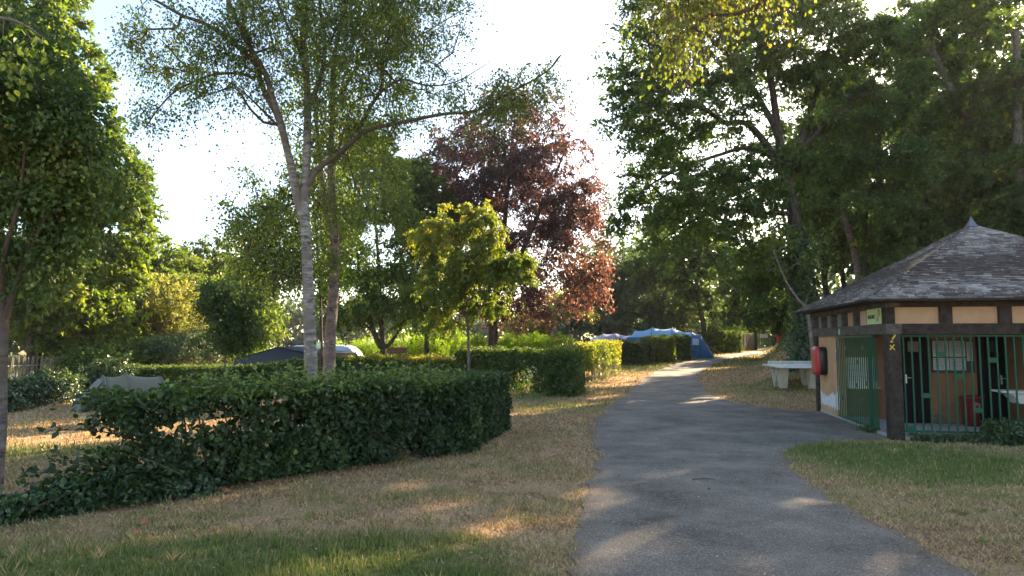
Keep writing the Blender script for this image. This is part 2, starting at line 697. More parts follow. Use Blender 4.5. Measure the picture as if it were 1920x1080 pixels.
M['inner'] = simple('shaded_inner_render', (.26, .125, .06), rough=.9, var=.08, scale=4, bump=.1, dirt=(.16, .08, .045), dscale=2, damt=.45)  # darker than the ochre outside: indoor shade is put into the colour
M['black'] = simple('dark_door_paint', (.007, .007, .009), rough=.85, spec=.1, var=.1, scale=4, bump=.03)
M['concrete'] = simple('concrete', (.36, .35, .33), rough=.85, var=.12, scale=9, bump=.2, dirt=(.2, .19, .17), dscale=2, damt=.4)
M['white'] = simple('white_enamel', (.74, .74, .70), rough=.3, var=.03, scale=5, bump=.02, dirt=(.5, .5, .46), dscale=4, damt=.35)
M['flaking'] = simple('flaking_white_paint', (.62, .63, .64), rough=.8, var=.08, scale=10, bump=.25, dirt=(.45, .33, .2), dscale=6, damt=.36)
M['tile'] = simple('white_tile', (.66, .67, .66), rough=.2, var=.04, scale=2, bump=0)
M['grout'] = simple('grey_grout', (.25, .25, .24), rough=.9, var=.05, bump=0)
M['red'] = simple('red_plastic', (.40, .02, .028), rough=.35, var=.08, scale=9, bump=.03, spec=.5)
M['blackpl'] = simple('black_plastic', (.012, .012, .014), rough=.4, var=.1, scale=9, bump=.03)
M['metal'] = simple('brushed_metal', (.5, .5, .5), rough=.3, metallic=.9, bump=0)
M['zinc'] = simple('lead_grey_zinc', (.16, .175, .20), rough=.45, var=.1, metallic=.4, bump=.05)
M['paper'] = simple('grey_paper', (.42, .45, .47), rough=.7, var=.06, scale=16, bump=0)
M['yellow'] = simple('yellow_paint', (.62, .42, .05), rough=.7, var=.15, scale=30, bump=0, dirt=(.2, .14, .05), dscale=30, damt=.4)
M['signgreen'] = simple('pale_green_sign', (.46, .60, .27), rough=.45, var=.04, scale=3, bump=0)
M['ink'] = simple('black_ink', (.02, .02, .02), rough=.6, bump=0)
M['brown'] = simple('red_brown_print', (.32, .10, .04), rough=.6, var=.05, bump=0)
M['blue'] = simple('blue_print', (.12, .42, .75), rough=.5, var=.04, bump=0)
M['glass'] = None
mg, n, b = mat_base('frosted_pane')
b.inputs['Base Color'].default_value = (.62, .66, .64, 1)
b.inputs['Roughness'].default_value = .18
b.inputs['Transmission Weight'].default_value = .55
M['glass'] = mg

SL = 5.55
bld = thing('sanitary_block', 'square ochre and dark timber washroom building with a slate pyramid roof and green bars', 'building', (BC[0], BC[1], 0), -BA)
# local frame: x to the right along the front, y away along the left side


def lp(x, y, z):
    q = B2(x, y)
    return np.array([q[0], q[1], z])


o = MB().box((SL / 2 + .02, SL / 2 + .02, -.02), (SL - .08, SL - .08, .18)).build('floor_slab', M['concrete'], bld)
# posts
for px, py in ((.14, .14), (.14, SL - .14), (SL - .14, .14), (SL - .14, SL - .14), (2.80, .14)):
    MB().box((px, py, .97), (.25, .25, 2.03), bev=.02).build('post', M['timber'], bld)
# lintel beams: front/back between faces, sides full
z0, z1 = 1.985, 2.185
MB().box((SL / 2, .14, (z0 + z1) / 2), (SL - .56, .27, z1 - z0)).build('lintel_beam', M['timber'], bld)
MB().box((SL / 2, SL - .14, (z0 + z1) / 2), (SL - .56, .27, z1 - z0)).build('lintel_beam', M['timber'], bld)
MB().box((.14, SL / 2, (z0 + z1) / 2), (.275, SL, z1 - z0)).build('lintel_beam', M['beam'], bld)
MB().box((SL - .14, SL / 2, (z0 + z1) / 2), (.275, SL, z1 - z0)).build('lintel_beam', M['timber'], bld)
# top plates
z2, z3 = 2.50, 2.66
MB().box((SL / 2, .13, (z2 + z3) / 2), (SL - .50, .25, z3 - z2)).build('top_beam', M['timber'], bld)
MB().box((SL / 2, SL - .13, (z2 + z3) / 2), (SL - .50, .25, z3 - z2)).build('top_beam', M['timber'], bld)
MB().box((.13, SL / 2, (z2 + z3) / 2), (.25, SL, z3 - z2)).build('top_beam', M['beam'], bld)
MB().box((SL - .13, SL / 2, (z2 + z3) / 2), (.25, SL, z3 - z2)).build('top_beam', M['timber'], bld)
# frieze: front studs and panels
zm, zh = (z1 + z2) / 2, z2 - z1
MB().box((.085, .085, zm), (.165, .165, zh - .004)).build('corner_stud', M['timber'], bld)
xs = [.165 + .996 * i for i in range(6)]
sh = {}
for i in range(5):
    xa = .165 + .998 * i
    if xa + .78 < SL - .1:
        MB().box((xa + .39, .085, zm), (.78, .05, zh - .004)).build('frieze_panel', M['panel'], bld)
        MB().box((xa + .89, .075, zm), (.215, .15, zh - .004)).build('frieze_stud', M['timber'], bld)
MB().box((SL - .18, .085, zm), (.36, .1, zh - .004)).build('frieze_panel', M['panel'], bld)
# frieze: left side, six bays from the near corner; the nearest one carries the sign
bay = (SL - .165) / 6
for i in range(6):
    yc = .165 + bay * (i + .5)
    ys = .165 + bay * (i + 1)
    if i < 5:
        MB().box((.075, ys, zm), (.15, .12, zh - .004)).build('frieze_stud', M['beam'], bld)
    if i in (1, 2):
        MB().box((.13, yc, zm), (.03, bay - .13, zh - .004)).build('frieze_panel', M['pinkpanel'] if i == 1 else M['panel'], bld)
    elif i >= 3:
        MB().box((.13, yc, zm), (.012, bay - .13, zh - .004)).build('frieze_pane', M['glass'], bld)
MB().box((.075, SL - .06, zm), (.15, .12, zh - .004)).build('frieze_stud', M['beam'], bld)
MB().box((SL / 2, SL - .1, zm), (SL - .4, .06, zh - .004)).build('frieze_panel', M['panel'], bld)
MB().box((SL - .1, SL / 2, zm), (.06, SL - .4, zh - .004)).build('frieze_panel', M['panel'], bld)


def wall(name, xa, xb, ya, yb, za, zb, mat, parent=bld):
    return MB().box(((xa + xb) / 2, (ya + yb) / 2, (za + zb) / 2), (xb - xa, yb - ya, zb - za)).build(name, mat, parent)


FZ = .07
# left side: rendered wall near the far post, with flaking white base
w1 = wall('side_wall', .07, .21, 3.42, SL - .28, FZ, z0, M['render'])
fl = MB()
pts = []
nn = 26
for i in range(nn + 1):
    t = i / nn
    y = 3.43 + (SL - .3 - 3.43) * t
    zt = .52 + .06 * math.sin(7 * t) + rng.uniform(-.05, .05) + (.25 * math.exp(-((t - .08) / .06) ** 2))
    pts.append((y, zt))
for i in range(nn):
    lo = .16 + .07 * abs(math.sin(i * .9)) + rng.uniform(0, .03)
    if rng.random() < .12:
        continue
    fl.poly([(.066, pts[i][0], lo), (.066, pts[i + 1][0], lo + .01), (.066, pts[i + 1][0], pts[i + 1][1]), (.066, pts[i][0], pts[i][1])], [[3, 2, 1, 0]])
fl.build('flaking_paint', M['flaking'], bld)
# right, back walls
wall('back_wall', .28, SL - .28, SL - .2, SL - .06, FZ, z0, M['render'])
wall('right_wall', SL - .2, SL - .06, .28, SL - .28, FZ, z0, M['render'])
# inner partition walls
wall('inner_wall', .22, .88, 3.55, 3.67, FZ, 2.5, M['inner'])            # alcove back wall
wall('inner_wall', .88, 1.0, 2.3, 3.67, FZ, 2.5, M['inner'])
wall('inner_wall', 1.0, 3.14, 2.36, 2.46, FZ, 2.5, M['inner'])
wall('inner_wall', 3.14, 3.26, 1.15, 2.46, FZ, 2.5, M['inner'])
wall('inner_wall', 3.26, SL - .2, 1.15, 1.27, FZ, 2.5, M['inner'])
wall('wall_base_band', 1.62, 2.54, 2.335, 2.357, FZ, .27, simple('grimy_render_base', (.2, .11, .06), rough=.9, dirt=(.06, .05, .04), dscale=5, damt=.5))
ceil = wall('ceiling_boards', .2, SL - .2, .2, SL - .2, 2.505, 2.53, M['timber'])
# doors
for xa, xb, hx in ((1.0, 1.58, 1.12), (2.55, 3.12, 3.0)):
    d = wall('door', xa, xb, 2.31, 2.35, FZ + .01, 2.1, M['black'])
    wall('door_vent', xa + .18, xb - .18, 2.300, 2.309, 1.62, 1.85, simple('dark_glass', (.03, .035, .04), rough=.15, bump=0), d)
    h = MB()
    h.box((hx, 2.302, 1.03), (.035, .012, .19), bev=.01)
    h.tube([(hx, 2.30, 1.06), (hx, 2.25, 1.06), (hx + .11, 2.25, 1.055)], .009)
    h.build('door_handle', M['metal'], d)
# notice board
nb = MB().box((2.08, 2.335, 1.53), (.84, .04, .72), bev=.0).build('notice_board', simple('board_black', (.02, .02, .022), rough=.5, bump=0), bld)
sheets = [(1.675, 1.51, .325, .36), (2.005, 1.51, .325, .36), (1.675, 1.22, .325, .275), (2.005, 1.22, .325, .275), (2.345, 1.42, .13, .43)]
for xa, za, w_, h_ in sheets:
    MB().box((xa + w_ / 2, 2.312, za + h_ / 2), (w_ - .012, .004, h_ - .012)).build('notice_sheet', M['paper'], nb)
# faint rows of print on the sheets
pr = MB()
for xa, za, w_, h_ in sheets:
    zz = za + h_ - .05
    while zz > za + .04:
        x = xa + .03
        while x < xa + w_ - .06:
            l_ = rng.uniform(.02, .07)
            pr.poly([(x, 2.3085, zz), (x + l_, 2.3085, zz), (x + l_, 2.3085, zz + .008), (x, 2.3085, zz + .008)], [[0, 1, 2, 3]])
            x += l_ + .015
        zz -= .03
pr.build('printed_lines', M['ink'], nb, kind='stuff')

# alcove: tiles, trough sink
tl = thing('tiled_washbasin', 'white tiled splashback with trough basin seen through the open side gate', 'sink', lp(.25, 3.5, .0), -BA)
MB().box((.3, .028, 1.16), (.64, .022, .62)).build('splashback', M['grout'], tl)
for i in range(4):
    for j in range(4):
        me = MB().box((.06 + .16 * i, .012, .93 + .155 * j), (.153, .012, .148)).build('tile', M['tile'], tl)
bs = MB()
bs.box((.3, -.17, .83), (.64, .02, .16))
bs.box((.3, -.16, .76), (.64, .36, .02))
bs.box((-.01, -.07, .83), (.02, .2, .16))
bs.box((.61, -.07, .83), (.02, .2, .16))
bs.build('basin', M['white'], tl)
MB().tube([(.3, .01, 1.02), (.3, -.09, 1.03), (.3, -.1, .98)], .011).build('tap', M['metal'], tl)
# big trough sink behind the front bars
tr = thing('trough_sink', 'white enamel wall sink with bracket behind the green bars at the frame edge', 'sink', lp(2.3, 1.3, 0), -BA)
b_ = MB()
prof = [(0, .86), (.12, .84), (.2, .76), (.26, .66), (.42, .62)]
b_.box((.95, -.28, .875), (1.9, .5, .035), bev=.02)
pts = [(0, -.5, .855), (0, -.06, .855)]
b_.poly([(.05, -.5, .857), (.22, -.46, .80), (.34, -.42, .64), (1.85, -.42, .64), (1.85, -.5, .857), (.05, -.04, .857), (.22, -.06, .80), (.34, -.08, .64), (1.85, -.08, .64), (1.85, -.04, .857)],
        [[0, 4, 3, 2, 1], [5, 6, 7, 8, 9], [0, 1, 6, 5], [1, 2, 7, 6], [2, 3, 8, 7]])
b_.build('basin', M['white'], tr)
MB().tube([(.62, -.3, .64), (.62, -.3, .42)], .035).build('trap_bottle', M['white'], tr)
MB().tube([(.62, -.3, .5), (.78, -.3, .5), (.86, -.28, .42), (.86, -.15, .36), (1.0, -.04, .3)], .022).build('drain_pipe', M['blackpl'], tr)
for x in (.75, 1.05):
    MB().tube([(x, -.02, 1.18), (x, -.16, 1.19), (x, -.2, 1.15), (x, -.2, 1.1)], .014).build('tap', M['metal'], tr)
# papers on the right wall
for k, (x, z, w_, h_) in enumerate([(3.42, 1.4, .19, .24), (3.36, 1.72, .16, .14), (3.62, 1.72, .2, .2)]):
    MB().box((x, 1.145, z), (w_, .004, h_)).build('wall_notice', M['paper'], bld)
# red bin
bn = thing('red_waste_bin', 'red plastic bin with pale swirl mark under the notice board', 'bin', lp(2.27, 2.05, FZ), -BA)
MB().lathe((0, 0, 0), [(.0, 0), (.15, 0), (.185, .56), (.2, .57), (.2, .62), (.17, .63), (0, .63)], n=24).build('bin_body', simple('dull_red_plastic', (.20, .015, .02), rough=.5, bump=.03), bn)
sw = MB()
for rr, a0, a1 in ((.07, -1.0, 3.6), (.035, .6, 4.6)):
    pts = []
    for k in range(11):
        a = a0 + (a1 - a0) * k / 10
        xx, zz = .03 + rr * math.cos(a), .42 + rr * math.sin(a)
        yy = -math.sqrt(max(0, .181 ** 2 - xx ** 2)) - .006
        pts.append((xx, yy, zz))
    sw.tube(pts, .006, n=5)
sw.build('swirl_mark', simple('pale_print', (.6, .5, .45), bump=0), bn)

# front bars
ff = thing('front_bar_fence', 'long fence of widely spaced green steel bars closing the front of the washrooms', 'fence', lp(.3, .12, 0), -BA)
for za in (.16, 1.955):
    MB().box((1.18, 0, za), (2.36, .035, .035)).build('rail', M['green'], ff)
bar_me = MB().box((0, 0, 1.055), (.026, .03, 1.75), bev=.004)
ob = bar_me.build('bar', M['green'], ff)
ob.location = (.03, 0, 0)
for i in range(1, 17):
    c = ob.copy()
    COL.objects.link(c)
    c.parent = ff
    c.location = (.03 + .1455 * i, 0, 0)
pl = MB().box((0, 0, 0), (.122, .02, .09)).build('plate', M['green'], ff)
pl.location = (.03 + .1455 * 4.5 - .0, -.0, 1.61)
for i, z in ((2.5, .83), (6.5, 1.2), (10.5, 1.5), (8.5, .57), (12.5, .36), (.5, .22), (14.5, 1.0), (15.5, 1.8)):
    c = pl.copy()
    COL.objects.link(c)
    c.parent = ff
    c.location = (.03 + .1455 * i, 0, z)

# side gate, drawn across part of the side opening
sg = thing('side_gate', 'closely barred green steel gate half open beside the corner post', 'gate', lp(.025, .86, 0), -BA)
for za in (.10, 1.95):
    MB().box((0, 1.31, za), (.035, 2.62, .04)).build('rail', M['green'], sg)
b0 = MB().box((0, 0, 1.02), (.019, .026, 1.8), bev=.003).build('bar', M['green'], sg)
b0.location = (0, .02, 0)
for i in range(1, 20):
    c = b0.copy()
    COL.objects.link(c)
    c.parent = sg
    c.location = (0, .02 + .1355 * i, 0)
# second leaf slid behind the first
for i in range(6):
    c = b0.copy()
    COL.objects.link(c)
    c.parent = sg
    c.location = (.06, .02 + .10 * i, 0)
MB().box((.06, .27, .10), (.03, .56, .04)).build('rail', M['green'], sg)
p0 = MB().box((0, 0, 0), (.02, .11, .10)).build('plate', M['green'], sg)
p0.location = (0, .02 + .1355 * 4.5, 1.72)
for i, z in ((13.5, 1.7), (7.5, 1.4), (3.5, .98), (8.5, .9), (5.5, .62), (16.5, .55), (11.5, .35)):
    c = p0.copy()
    COL.objects.link(c)
    c.parent = sg
    c.location = (0, .02 + .1355 * i, z)

# roof deck and slates
OV = .42
cx = cy_ = SL / 2
AP = 4.47
EZ = 2.63
MIDR, MIDZ = .62, EZ + (AP - EZ) * .40
mb = MB()


def rp(k, r, z):
    a = [(-1, -1), (1, -1), (1, 1), (-1, 1)][k % 4]
    h_ = (SL / 2 + OV) * r
    return (cx + a[0] * h_, cy_ + a[1] * h_, z)


vv = [rp(k, 1, EZ) for k in range(4)] + [rp(k, MIDR + .0, MIDZ - .03) for k in range(4)] + [(cx, cy_, AP - .03)] + [rp(k, 1, EZ - .035) for k in range(4)]
fs = []
for k in range(4):
    j = (k + 1) % 4
    fs += [[k, j, 4 + j, 4 + k], [4 + k, 4 + j, 8], [9 + k, 9 + j, j, k]]
fs += [[12, 11, 10, 9]]
mb.poly(vv, fs)
roof = mb.build('roof', M['timber'], bld)
V, Fa, T = [], [], []
Wd = SL / 2 + OV
for k in range(4):
    a = np.array([(-1, -1), (1, -1), (1, 1), (-1, 1)][k], float)
    b2 = np.array([(-1, -1), (1, -1), (1, 1), (-1, 1)][(k + 1) % 4], float)
    mid = (a + b2) / 2          # outward
    tdir = (b2 - a) / 2
    rows = 46
    for rI in range(rows):
        t0 = rI / rows
        t1 = min(1, (rI + 1.25) / rows)

        def lev(t):
            # radial fraction and height, slightly kicked at the eaves
            r_ = 1 - t
            z_ = EZ + (AP - EZ) * (t * (1 - .05 * (1 - t)))
            return r_, z_
        r0, za = lev(t0)
        r1, zb = lev(t1)
        hw0, hw1 = Wd * r0, Wd * r1
        x = -hw0 + (rng.uniform(0, .18) if rI % 2 else 0) - .1
        base_t = rng.uniform(-.05, .05)
        while x < hw0:
            w = rng.uniform(.13, .19)
            xa, xb = max(x, -hw0), min(x + w - .006, hw0)
            x += w
            if xb - xa < .02:
                continue
            xc, xd = max(xa, -hw1), min(xb, hw1)
            if xd <= xc:
                if xa > 0:
                    xc = xd = hw1
                else:
                    xc = xd = -hw1
            lift = .014 + rng.uniform(0, .008)
            dz = rng.uniform(-.004, .006)
            y0 = hw0 + .015 + rng.uniform(-.008, .01)
            y1 = hw1

            def w3(xx, yy, zz):
                q = tdir * xx + mid * yy
                return (cx + q[0], cy_ + q[1], zz)
            bI = len(V)
            V += [w3(xa, y0, za + lift + dz), w3(xb, y0, za + lift + dz * .5), w3(xd, y1, zb + .006), w3(xc, y1, zb + .006),
                  w3(xa, y0, za + .002), w3(xb, y0, za + .002)]
            Fa += [[bI, bI + 1, bI + 2, bI + 3], [bI + 4, bI + 5, bI + 1, bI], [bI + 4, bI, bI + 3, bI + 3][:4], [bI + 5, bI + 2, bI + 1, bI + 1][:4]]
            pc = np.array([[tdir[0] * x + mid[0] * y0 + 9 * k, tdir[1] * x + mid[1] * y0, za]])
            T += [np.clip(.45 + base_t + rng.normal(0, .20) + .22 * noise(pc, 1.6, 2)[0], 0, 1)] * 6
Fq = [f for f in Fa if len(set(f)) == 4]
Ft = [list(dict.fromkeys(f)) for f in Fa if len(set(f)) == 3]
me = bpy.data.meshes.new('slates')
me.from_pydata(V, [], Fq + Ft)
at_ = me.attributes.new('tint', 'FLOAT', 'POINT')
at_.data.foreach_set('value', np.array(T, np.float32))
ms_, n, b = mat_base('lichen_slate')
N, L = n.nodes, n.links
at = N.new('ShaderNodeAttribute')
at.attribute_name = 'tint'
cr = N.new('ShaderNodeValToRGB')
e = cr.color_ramp.elements
e[0].position, e[1].position = .1, .95
e[0].color = (.05, .042, .038, 1)
e[1].color = (.34, .31, .29, 1)
k_ = e.new(.5)
k_.color = (.14, .124, .113, 1)
L.new(at.outputs['Fac'], cr.inputs[0])
tc = N.new('ShaderNodeTexCoord')
nz = N.new('ShaderNodeTexNoise')
nz.inputs['Scale'].default_value = 1.1
nz.inputs['Detail'].default_value = 9
nz.inputs['Roughness'].default_value = .72
L.new(tc.outputs['Object'], nz.inputs['Vector'])
r1_ = N.new('ShaderNodeValToRGB')
r1_.color_ramp.elements[0].position = .49
r1_.color_ramp.elements[1].position = .57
L.new(nz.outputs[0], r1_.inputs[0])
n3 = N.new('ShaderNodeTexNoise')
n3.inputs['Scale'].default_value = 9
n3.inputs['Detail'].default_value = 7
n3.inputs['Roughness'].default_value = .7
L.new(tc.outputs['Object'], n3.inputs['Vector'])
r3 = N.new('ShaderNodeValToRGB')
r3.color_ramp.elements[0].position = .40
r3.color_ramp.elements[1].position = .60
r3.color_ramp.elements[0].color = (.018, .014, .012, 1)
r3.color_ramp.elements[1].color = (.10, .078, .062, 1)
L.new(n3.outputs[0], r3.inputs[0])
mx = N.new('ShaderNodeMix')
mx.data_type = 'RGBA'
mt = N.new('ShaderNodeMath')
mt.operation = 'MULTIPLY'
r4 = N.new('ShaderNodeValToRGB')
r4.color_ramp.elements[0].position = .44
r4.color_ramp.elements[1].position = .50
L.new(n3.outputs[0], r4.inputs[0])
L.new(r1_.outputs[0], mt.inputs[0])
L.new(r4.outputs[0], mt.inputs[1])
L.new(mt.outputs[0], mx.inputs[0])
L.new(cr.outputs[0], mx.inputs[6])
L.new(r3.outputs[0], mx.inputs[7])
# pale lichen freckles
n4 = N.new('ShaderNodeTexNoise')
n4.inputs['Scale'].default_value = 14
n4.inputs['Detail'].default_value = 5
L.new(tc.outputs['Object'], n4.inputs['Vector'])
r5 = N.new('ShaderNodeValToRGB')
r5.color_ramp.elements[0].position = .60
r5.color_ramp.elements[1].position = .66
L.new(n4.outputs[0], r5.inputs[0])
mx3 = N.new('ShaderNodeMix')
mx3.data_type = 'RGBA'
L.new(r5.outputs[0], mx3.inputs[0])
L.new(mx.outputs[2], mx3.inputs[6])
mx3.inputs[7].default_value = (.35, .335, .32, 1)
L.new(mx3.outputs[2], b.inputs['Base Color'])
b.inputs['Roughness'].default_value = .8
b.inputs['Specular IOR Level'].default_value = .2
bp = N.new('ShaderNodeBump')
bp.inputs['Strength'].default_value = .3
bp.inputs['Distance'].default_value = .01
L.new(n3.outputs[0], bp.inputs['Height'])
L.new(bp.outputs[0], b.inputs['Normal'])
add('slates', me, ms_, bld, kind='stuff')
MB().poly([(cx - .10, cy_ - .10, AP - .05), (cx + .10, cy_ - .10, AP - .05), (cx + .10, cy_ + .10, AP - .05), (cx - .10, cy_ + .10, AP - .05),
           (cx - .04, cy_ - .04, AP + .08), (cx + .04, cy_ - .04, AP + .08), (cx + .04, cy_ + .04, AP + .08), (cx - .04, cy_ + .04, AP + .08), (cx, cy_, AP + .20)],
          [[0, 1, 5, 4], [1, 2, 6, 5], [2, 3, 7, 6], [3, 0, 4, 7], [4, 5, 8], [5, 6, 8], [6, 7, 8], [7, 4, 8]]).build('roof_finial', M['zinc'], bld)

# sign SANITAIRES on the left side, read from outside (towards the near corner)
sg_ = thing('washroom_sign', 'pale green sign lettered SANITAIRES at the corner of the washroom frieze', 'sign', lp(-.012, .165 + bay / 2 + .0, zm), -BA)
MB().box((0, 0, 0), (.02, bay - .08, zh - .01)).build('sign_board', M['signgreen'], sg_)


def text_mesh(txt, size, name, mat, parent, loc, rot, xs=1.0, depth=.002):
    cu = bpy.data.curves.new('t', 'FONT')
    cu.body = txt
    cu.size = size
    cu.extrude = depth
    cu.align_x = 'CENTER'
    cu.align_y = 'CENTER'
    to = bpy.data.objects.new('t', cu)
    COL.objects.link(to)
    bpy.context.view_layer.update()
    me = bpy.data.meshes.new_from_object(to.evaluated_get(bpy.context.evaluated_depsgraph_get()))
    bpy.data.objects.remove(to)
    me.name = name
    o_ = add(name, me, mat, parent)
    o_.location = loc
    o_.rotation_euler = rot
    o_.scale = (xs, 1, 1)
    return o_


text_mesh('SANITAIRES', .115, 'lettering', M['ink'], sg_, (-.013, .12, -.01), (math.pi / 2, 0, -math.pi / 2), .72)
em = MB()      # small shower figure: brown curl, post, blue drop


def flat(pts, w, x=-.0125):
    for i in range(len(pts) - 1):
        (y0, z0_), (y1, z1_) = pts[i], pts[i + 1]
        d = math.hypot(y1 - y0, z1_ - z0_) + 1e-6
        ny, nz_ = -(z1_ - z0_) / d * w / 2, (y1 - y0) / d * w / 2
        em.poly([(x, y0 + ny, z0_ + nz_), (x, y1 + ny, z1_ + nz_), (x, y1 - ny, z1_ - nz_), (x, y0 - ny, z0_ - nz_)], [[0, 1, 2, 3]])


flat([(-.22, -.08), (-.27, -.06), (-.28, .02), (-.30, .10), (-.34, .12), (-.37, .07), (-.36, .0)], .045)
em.build('emblem_curl', M['brown'], sg_)
em = MB()
flat([(-.15, .06), (-.17, -.02), (-.18, -.07)], .018, -.0122)
em.build('emblem_post', M['ink'], sg_)
em = MB()
flat([(-.13, -.10), (-.18, -.085), (-.22, -.10)], .05, -.0119)
em.build('emblem_drop', M['blue'], sg_)
# small green pictogram plate on the beam, notice on wall
pg = thing('exit_pictogram', 'tiny green and white pictogram plate on the side beam above the gate', 'sign', lp(-.008, 3.05, 2.07), -BA)
MB().box((0, 0, 0), (.012, .14, .15)).build('plate', simple('sign_green', (.03, .35, .22), bump=0), pg)
em = MB()
flat([(.04, .05), (.01, .0), (.04, -.05)], .02, -.0075)
flat([(-.01, .05), (-.03, .0), (-.01, -.05)], .03, -.0075)
em.build('figure_mark', M['white'], pg)
nb2 = thing('wall_plate', 'small blue and white notice on the ochre wall beside the side gate', 'sign', lp(.055, 3.56, 1.55), -BA)
MB().box((0, 0, 0), (.015, .16, .34)).build('plate', simple('grey_blue_print', (.16, .22, .28), var=.3, scale=30, bump=0), nb2)
MB().box((-.009, 0, .09), (.003, .12, .08)).build('white_field', M['white'], nb2)
# painted trail mark on the corner post (slash, dot, cross) and graffiti on wall
tm = MB()


def ymark(pts, w=.022):
    for i in range(len(pts) - 1):
        (x0, z0_), (x1, z1_) = pts[i], pts[i + 1]
        d = math.hypot(x1 - x0, z1_ - z0_)
        ax, az = -(z1_ - z0_) / d * w / 2, (x1 - x0) / d * w / 2
        tm.poly([(x0 + ax, -.004, z0_ + az), (x1 + ax, -.004, z1_ + az), (x1 - ax, -.004, z1_ - az), (x0 - ax, -.004, z0_ - az)], [[3, 2, 1, 0]])


ymark([(.10, 1.885), (.14, 1.945), (.16, 1.975)], .03)
tm.build('trail_mark', M['yellow'], bld)
tm = MB()
ymark([(.05, 1.69), (.135, 1.79)])
tm.build('trail_mark', M['yellow'], bld)
tm = MB()
for i in range(1):
    (x0, z0_), (x1, z1_) = (.05, 1.785), (.14, 1.695)
    tm.poly([(x0, -.006, z0_ - .014), (x0 + .014, -.006, z0_), (x1 + .007, -.006, z1_), (x1 - .01, -.006, z1_ - .012)], [[3, 2, 1, 0]])
tm.build('trail_mark', M['yellow'], bld)
MB().box((.09, -.001, 1.845), (.04, .012, .035)).build('trail_mark', M['yellow'], bld)
gf = MB()
for yc in (4.98, 4.62):
    for k in range(7):
        a = rng.uniform(-.6, .6)
        y0, z0_ = yc + rng.uniform(-.08, .08), 1.72 + rng.uniform(-.0, .18)
        y1, z1_ = y0 + .05 * math.sin(a), z0_ + .06
        gf.poly([(.067, y0, z0_), (.067, y1, z1_), (.067, y1 + .012, z1_), (.067, y0 + .012, z0_)], [[0, 1, 2, 3]])
gf.build('faded_scrawl', simple('faded_scrawl', (.32, .16, .08), bump=0), bld, kind='stuff')

# hose reel cabinet
hr = thing('hose_reel_case', 'black hose reel case with bulging red front fixed to the ochre side wall', 'hose reel', lp(.07, 4.75, 1.35), -BA)
bb = MB()


def rrect(x, s_, n=24):
    out = []
    for k in range(n):
        a = 6.28318 * k / n
        c, s2 = math.cos(a), math.sin(a)
        p_ = .42
        out.append((x, .29 * s_ * math.copysign(abs(c) ** p_, c), .36 * s_ * math.copysign(abs(s2) ** p_, s2)))
    return out


rings = [rrect(0, .98), rrect(-.015, 1), rrect(-.165, 1), rrect(-.175, .97)]
n_ = 24
pts = sum(rings, [])
fs = [[i * n_ + k, i * n_ + (k + 1) % n_, (i + 1) * n_ + (k + 1) % n_, (i + 1) * n_ + k] for i in range(3) for k in range(n_)] + [list(range(3 * n_, 4 * n_))]
bb.poly(pts, fs, True)
bb.build('case_body', M['blackpl'], hr)
bb = MB()
rings = [rrect(-.17, 1.03), rrect(-.18, 1.05), rrect(-.22, 1.04), rrect(-.25, .97), rrect(-.27, .78), rrect(-.275, .4)]
pts = sum(rings, [])
fs = [[i * n_ + k, i * n_ + (k + 1) % n_, (i + 1) * n_ + (k + 1) % n_, (i + 1) * n_ + k] for i in range(5) for k in range(n_)] + [list(range(5 * n_, 6 * n_)), list(range(n_))]
bb.poly(pts, fs, True)
bb.build('red_cover', M['red'], hr)

# ------------------------------------------------------------------ concrete table tennis table
M['table'] = simple('cast_white_concrete', (.62, .61, .56), rough=.7, var=.06, scale=14, bump=.1, dirt=(.42, .41, .36), dscale=3, damt=.4)
M['tableleg'] = simple('cast_grey_concrete', (.47, .43, .35), rough=.8, var=.08, scale=10, bump=.15, dirt=(.3, .27, .2), dscale=4, damt=.4)
tx = 9.1
tz = float(height(9.9, 25)) + 0.0
tt = thing('table_tennis_table', 'white concrete table tennis table with W shaped legs on the grass behind the washrooms', 'table', (tx, 23.45, tz - .01), -R(9))
MB().box((.79, 1.37, .755), (1.58, 2.74, .05), bev=.06).build('table_top', M['table'], tt)
lg = None
for xa in (.16, 1.14):
    g = MB()
    prof = [(.42, .73), (.62, .0), (.70, .0), (1.02, .60), (1.06, .73)]
    out = [(.35, .73), (.66, 0), (.76, 0), (1.10, .52), (1.44, 0), (1.56, 0), (2.10, .73), (1.93, .73), (1.5, .22), (1.16, .73), (1.03, .73), (.72, .22), (.52, .73)]
    p3 = [(xa, y, z) for y, z in out] + [(xa + .26, y, z) for y, z in out]
    k = len(out)
    g.poly(p3, [list(range(k)), list(range(2 * k - 1, k - 1, -1))] + [[(i + 1) % k, i, k + i, k + (i + 1) % k] for i in range(k)])
    g.build('leg', M['tableleg'], tt)
nt_ = MB()
nt_.box((.79, 1.37, .925), (1.70, .022, .018))
nt_.box((.79, 1.37, .80), (1.70, .022, .02))
for xx in (-.05, 1.63):
    nt_.box((xx, 1.37, .86), (.03, .03, .15))
net = nt_.build('net_frame', M['table'], tt)
nm = MB()
for k in range(-2, 36):
    x0 = -.05 + k * .049
    for sgn in (1, -1):
        xa, xb = (x0, x0 + .11) if sgn > 0 else (x0 + .11, x0)
        if min(xa, xb) < -.05 or max(xa, xb) > 1.64:
            continue
        nm.poly([(xa - .009, 1.366 + .004 * sgn, .81), (xa + .009, 1.366 + .004 * sgn, .81), (xb + .009, 1.366 + .004 * sgn, .918), (xb - .009, 1.366 + .004 * sgn, .918)], [[0, 1, 2, 3]])
nm.build('net_lattice', M['table'], tt, kind='stuff')

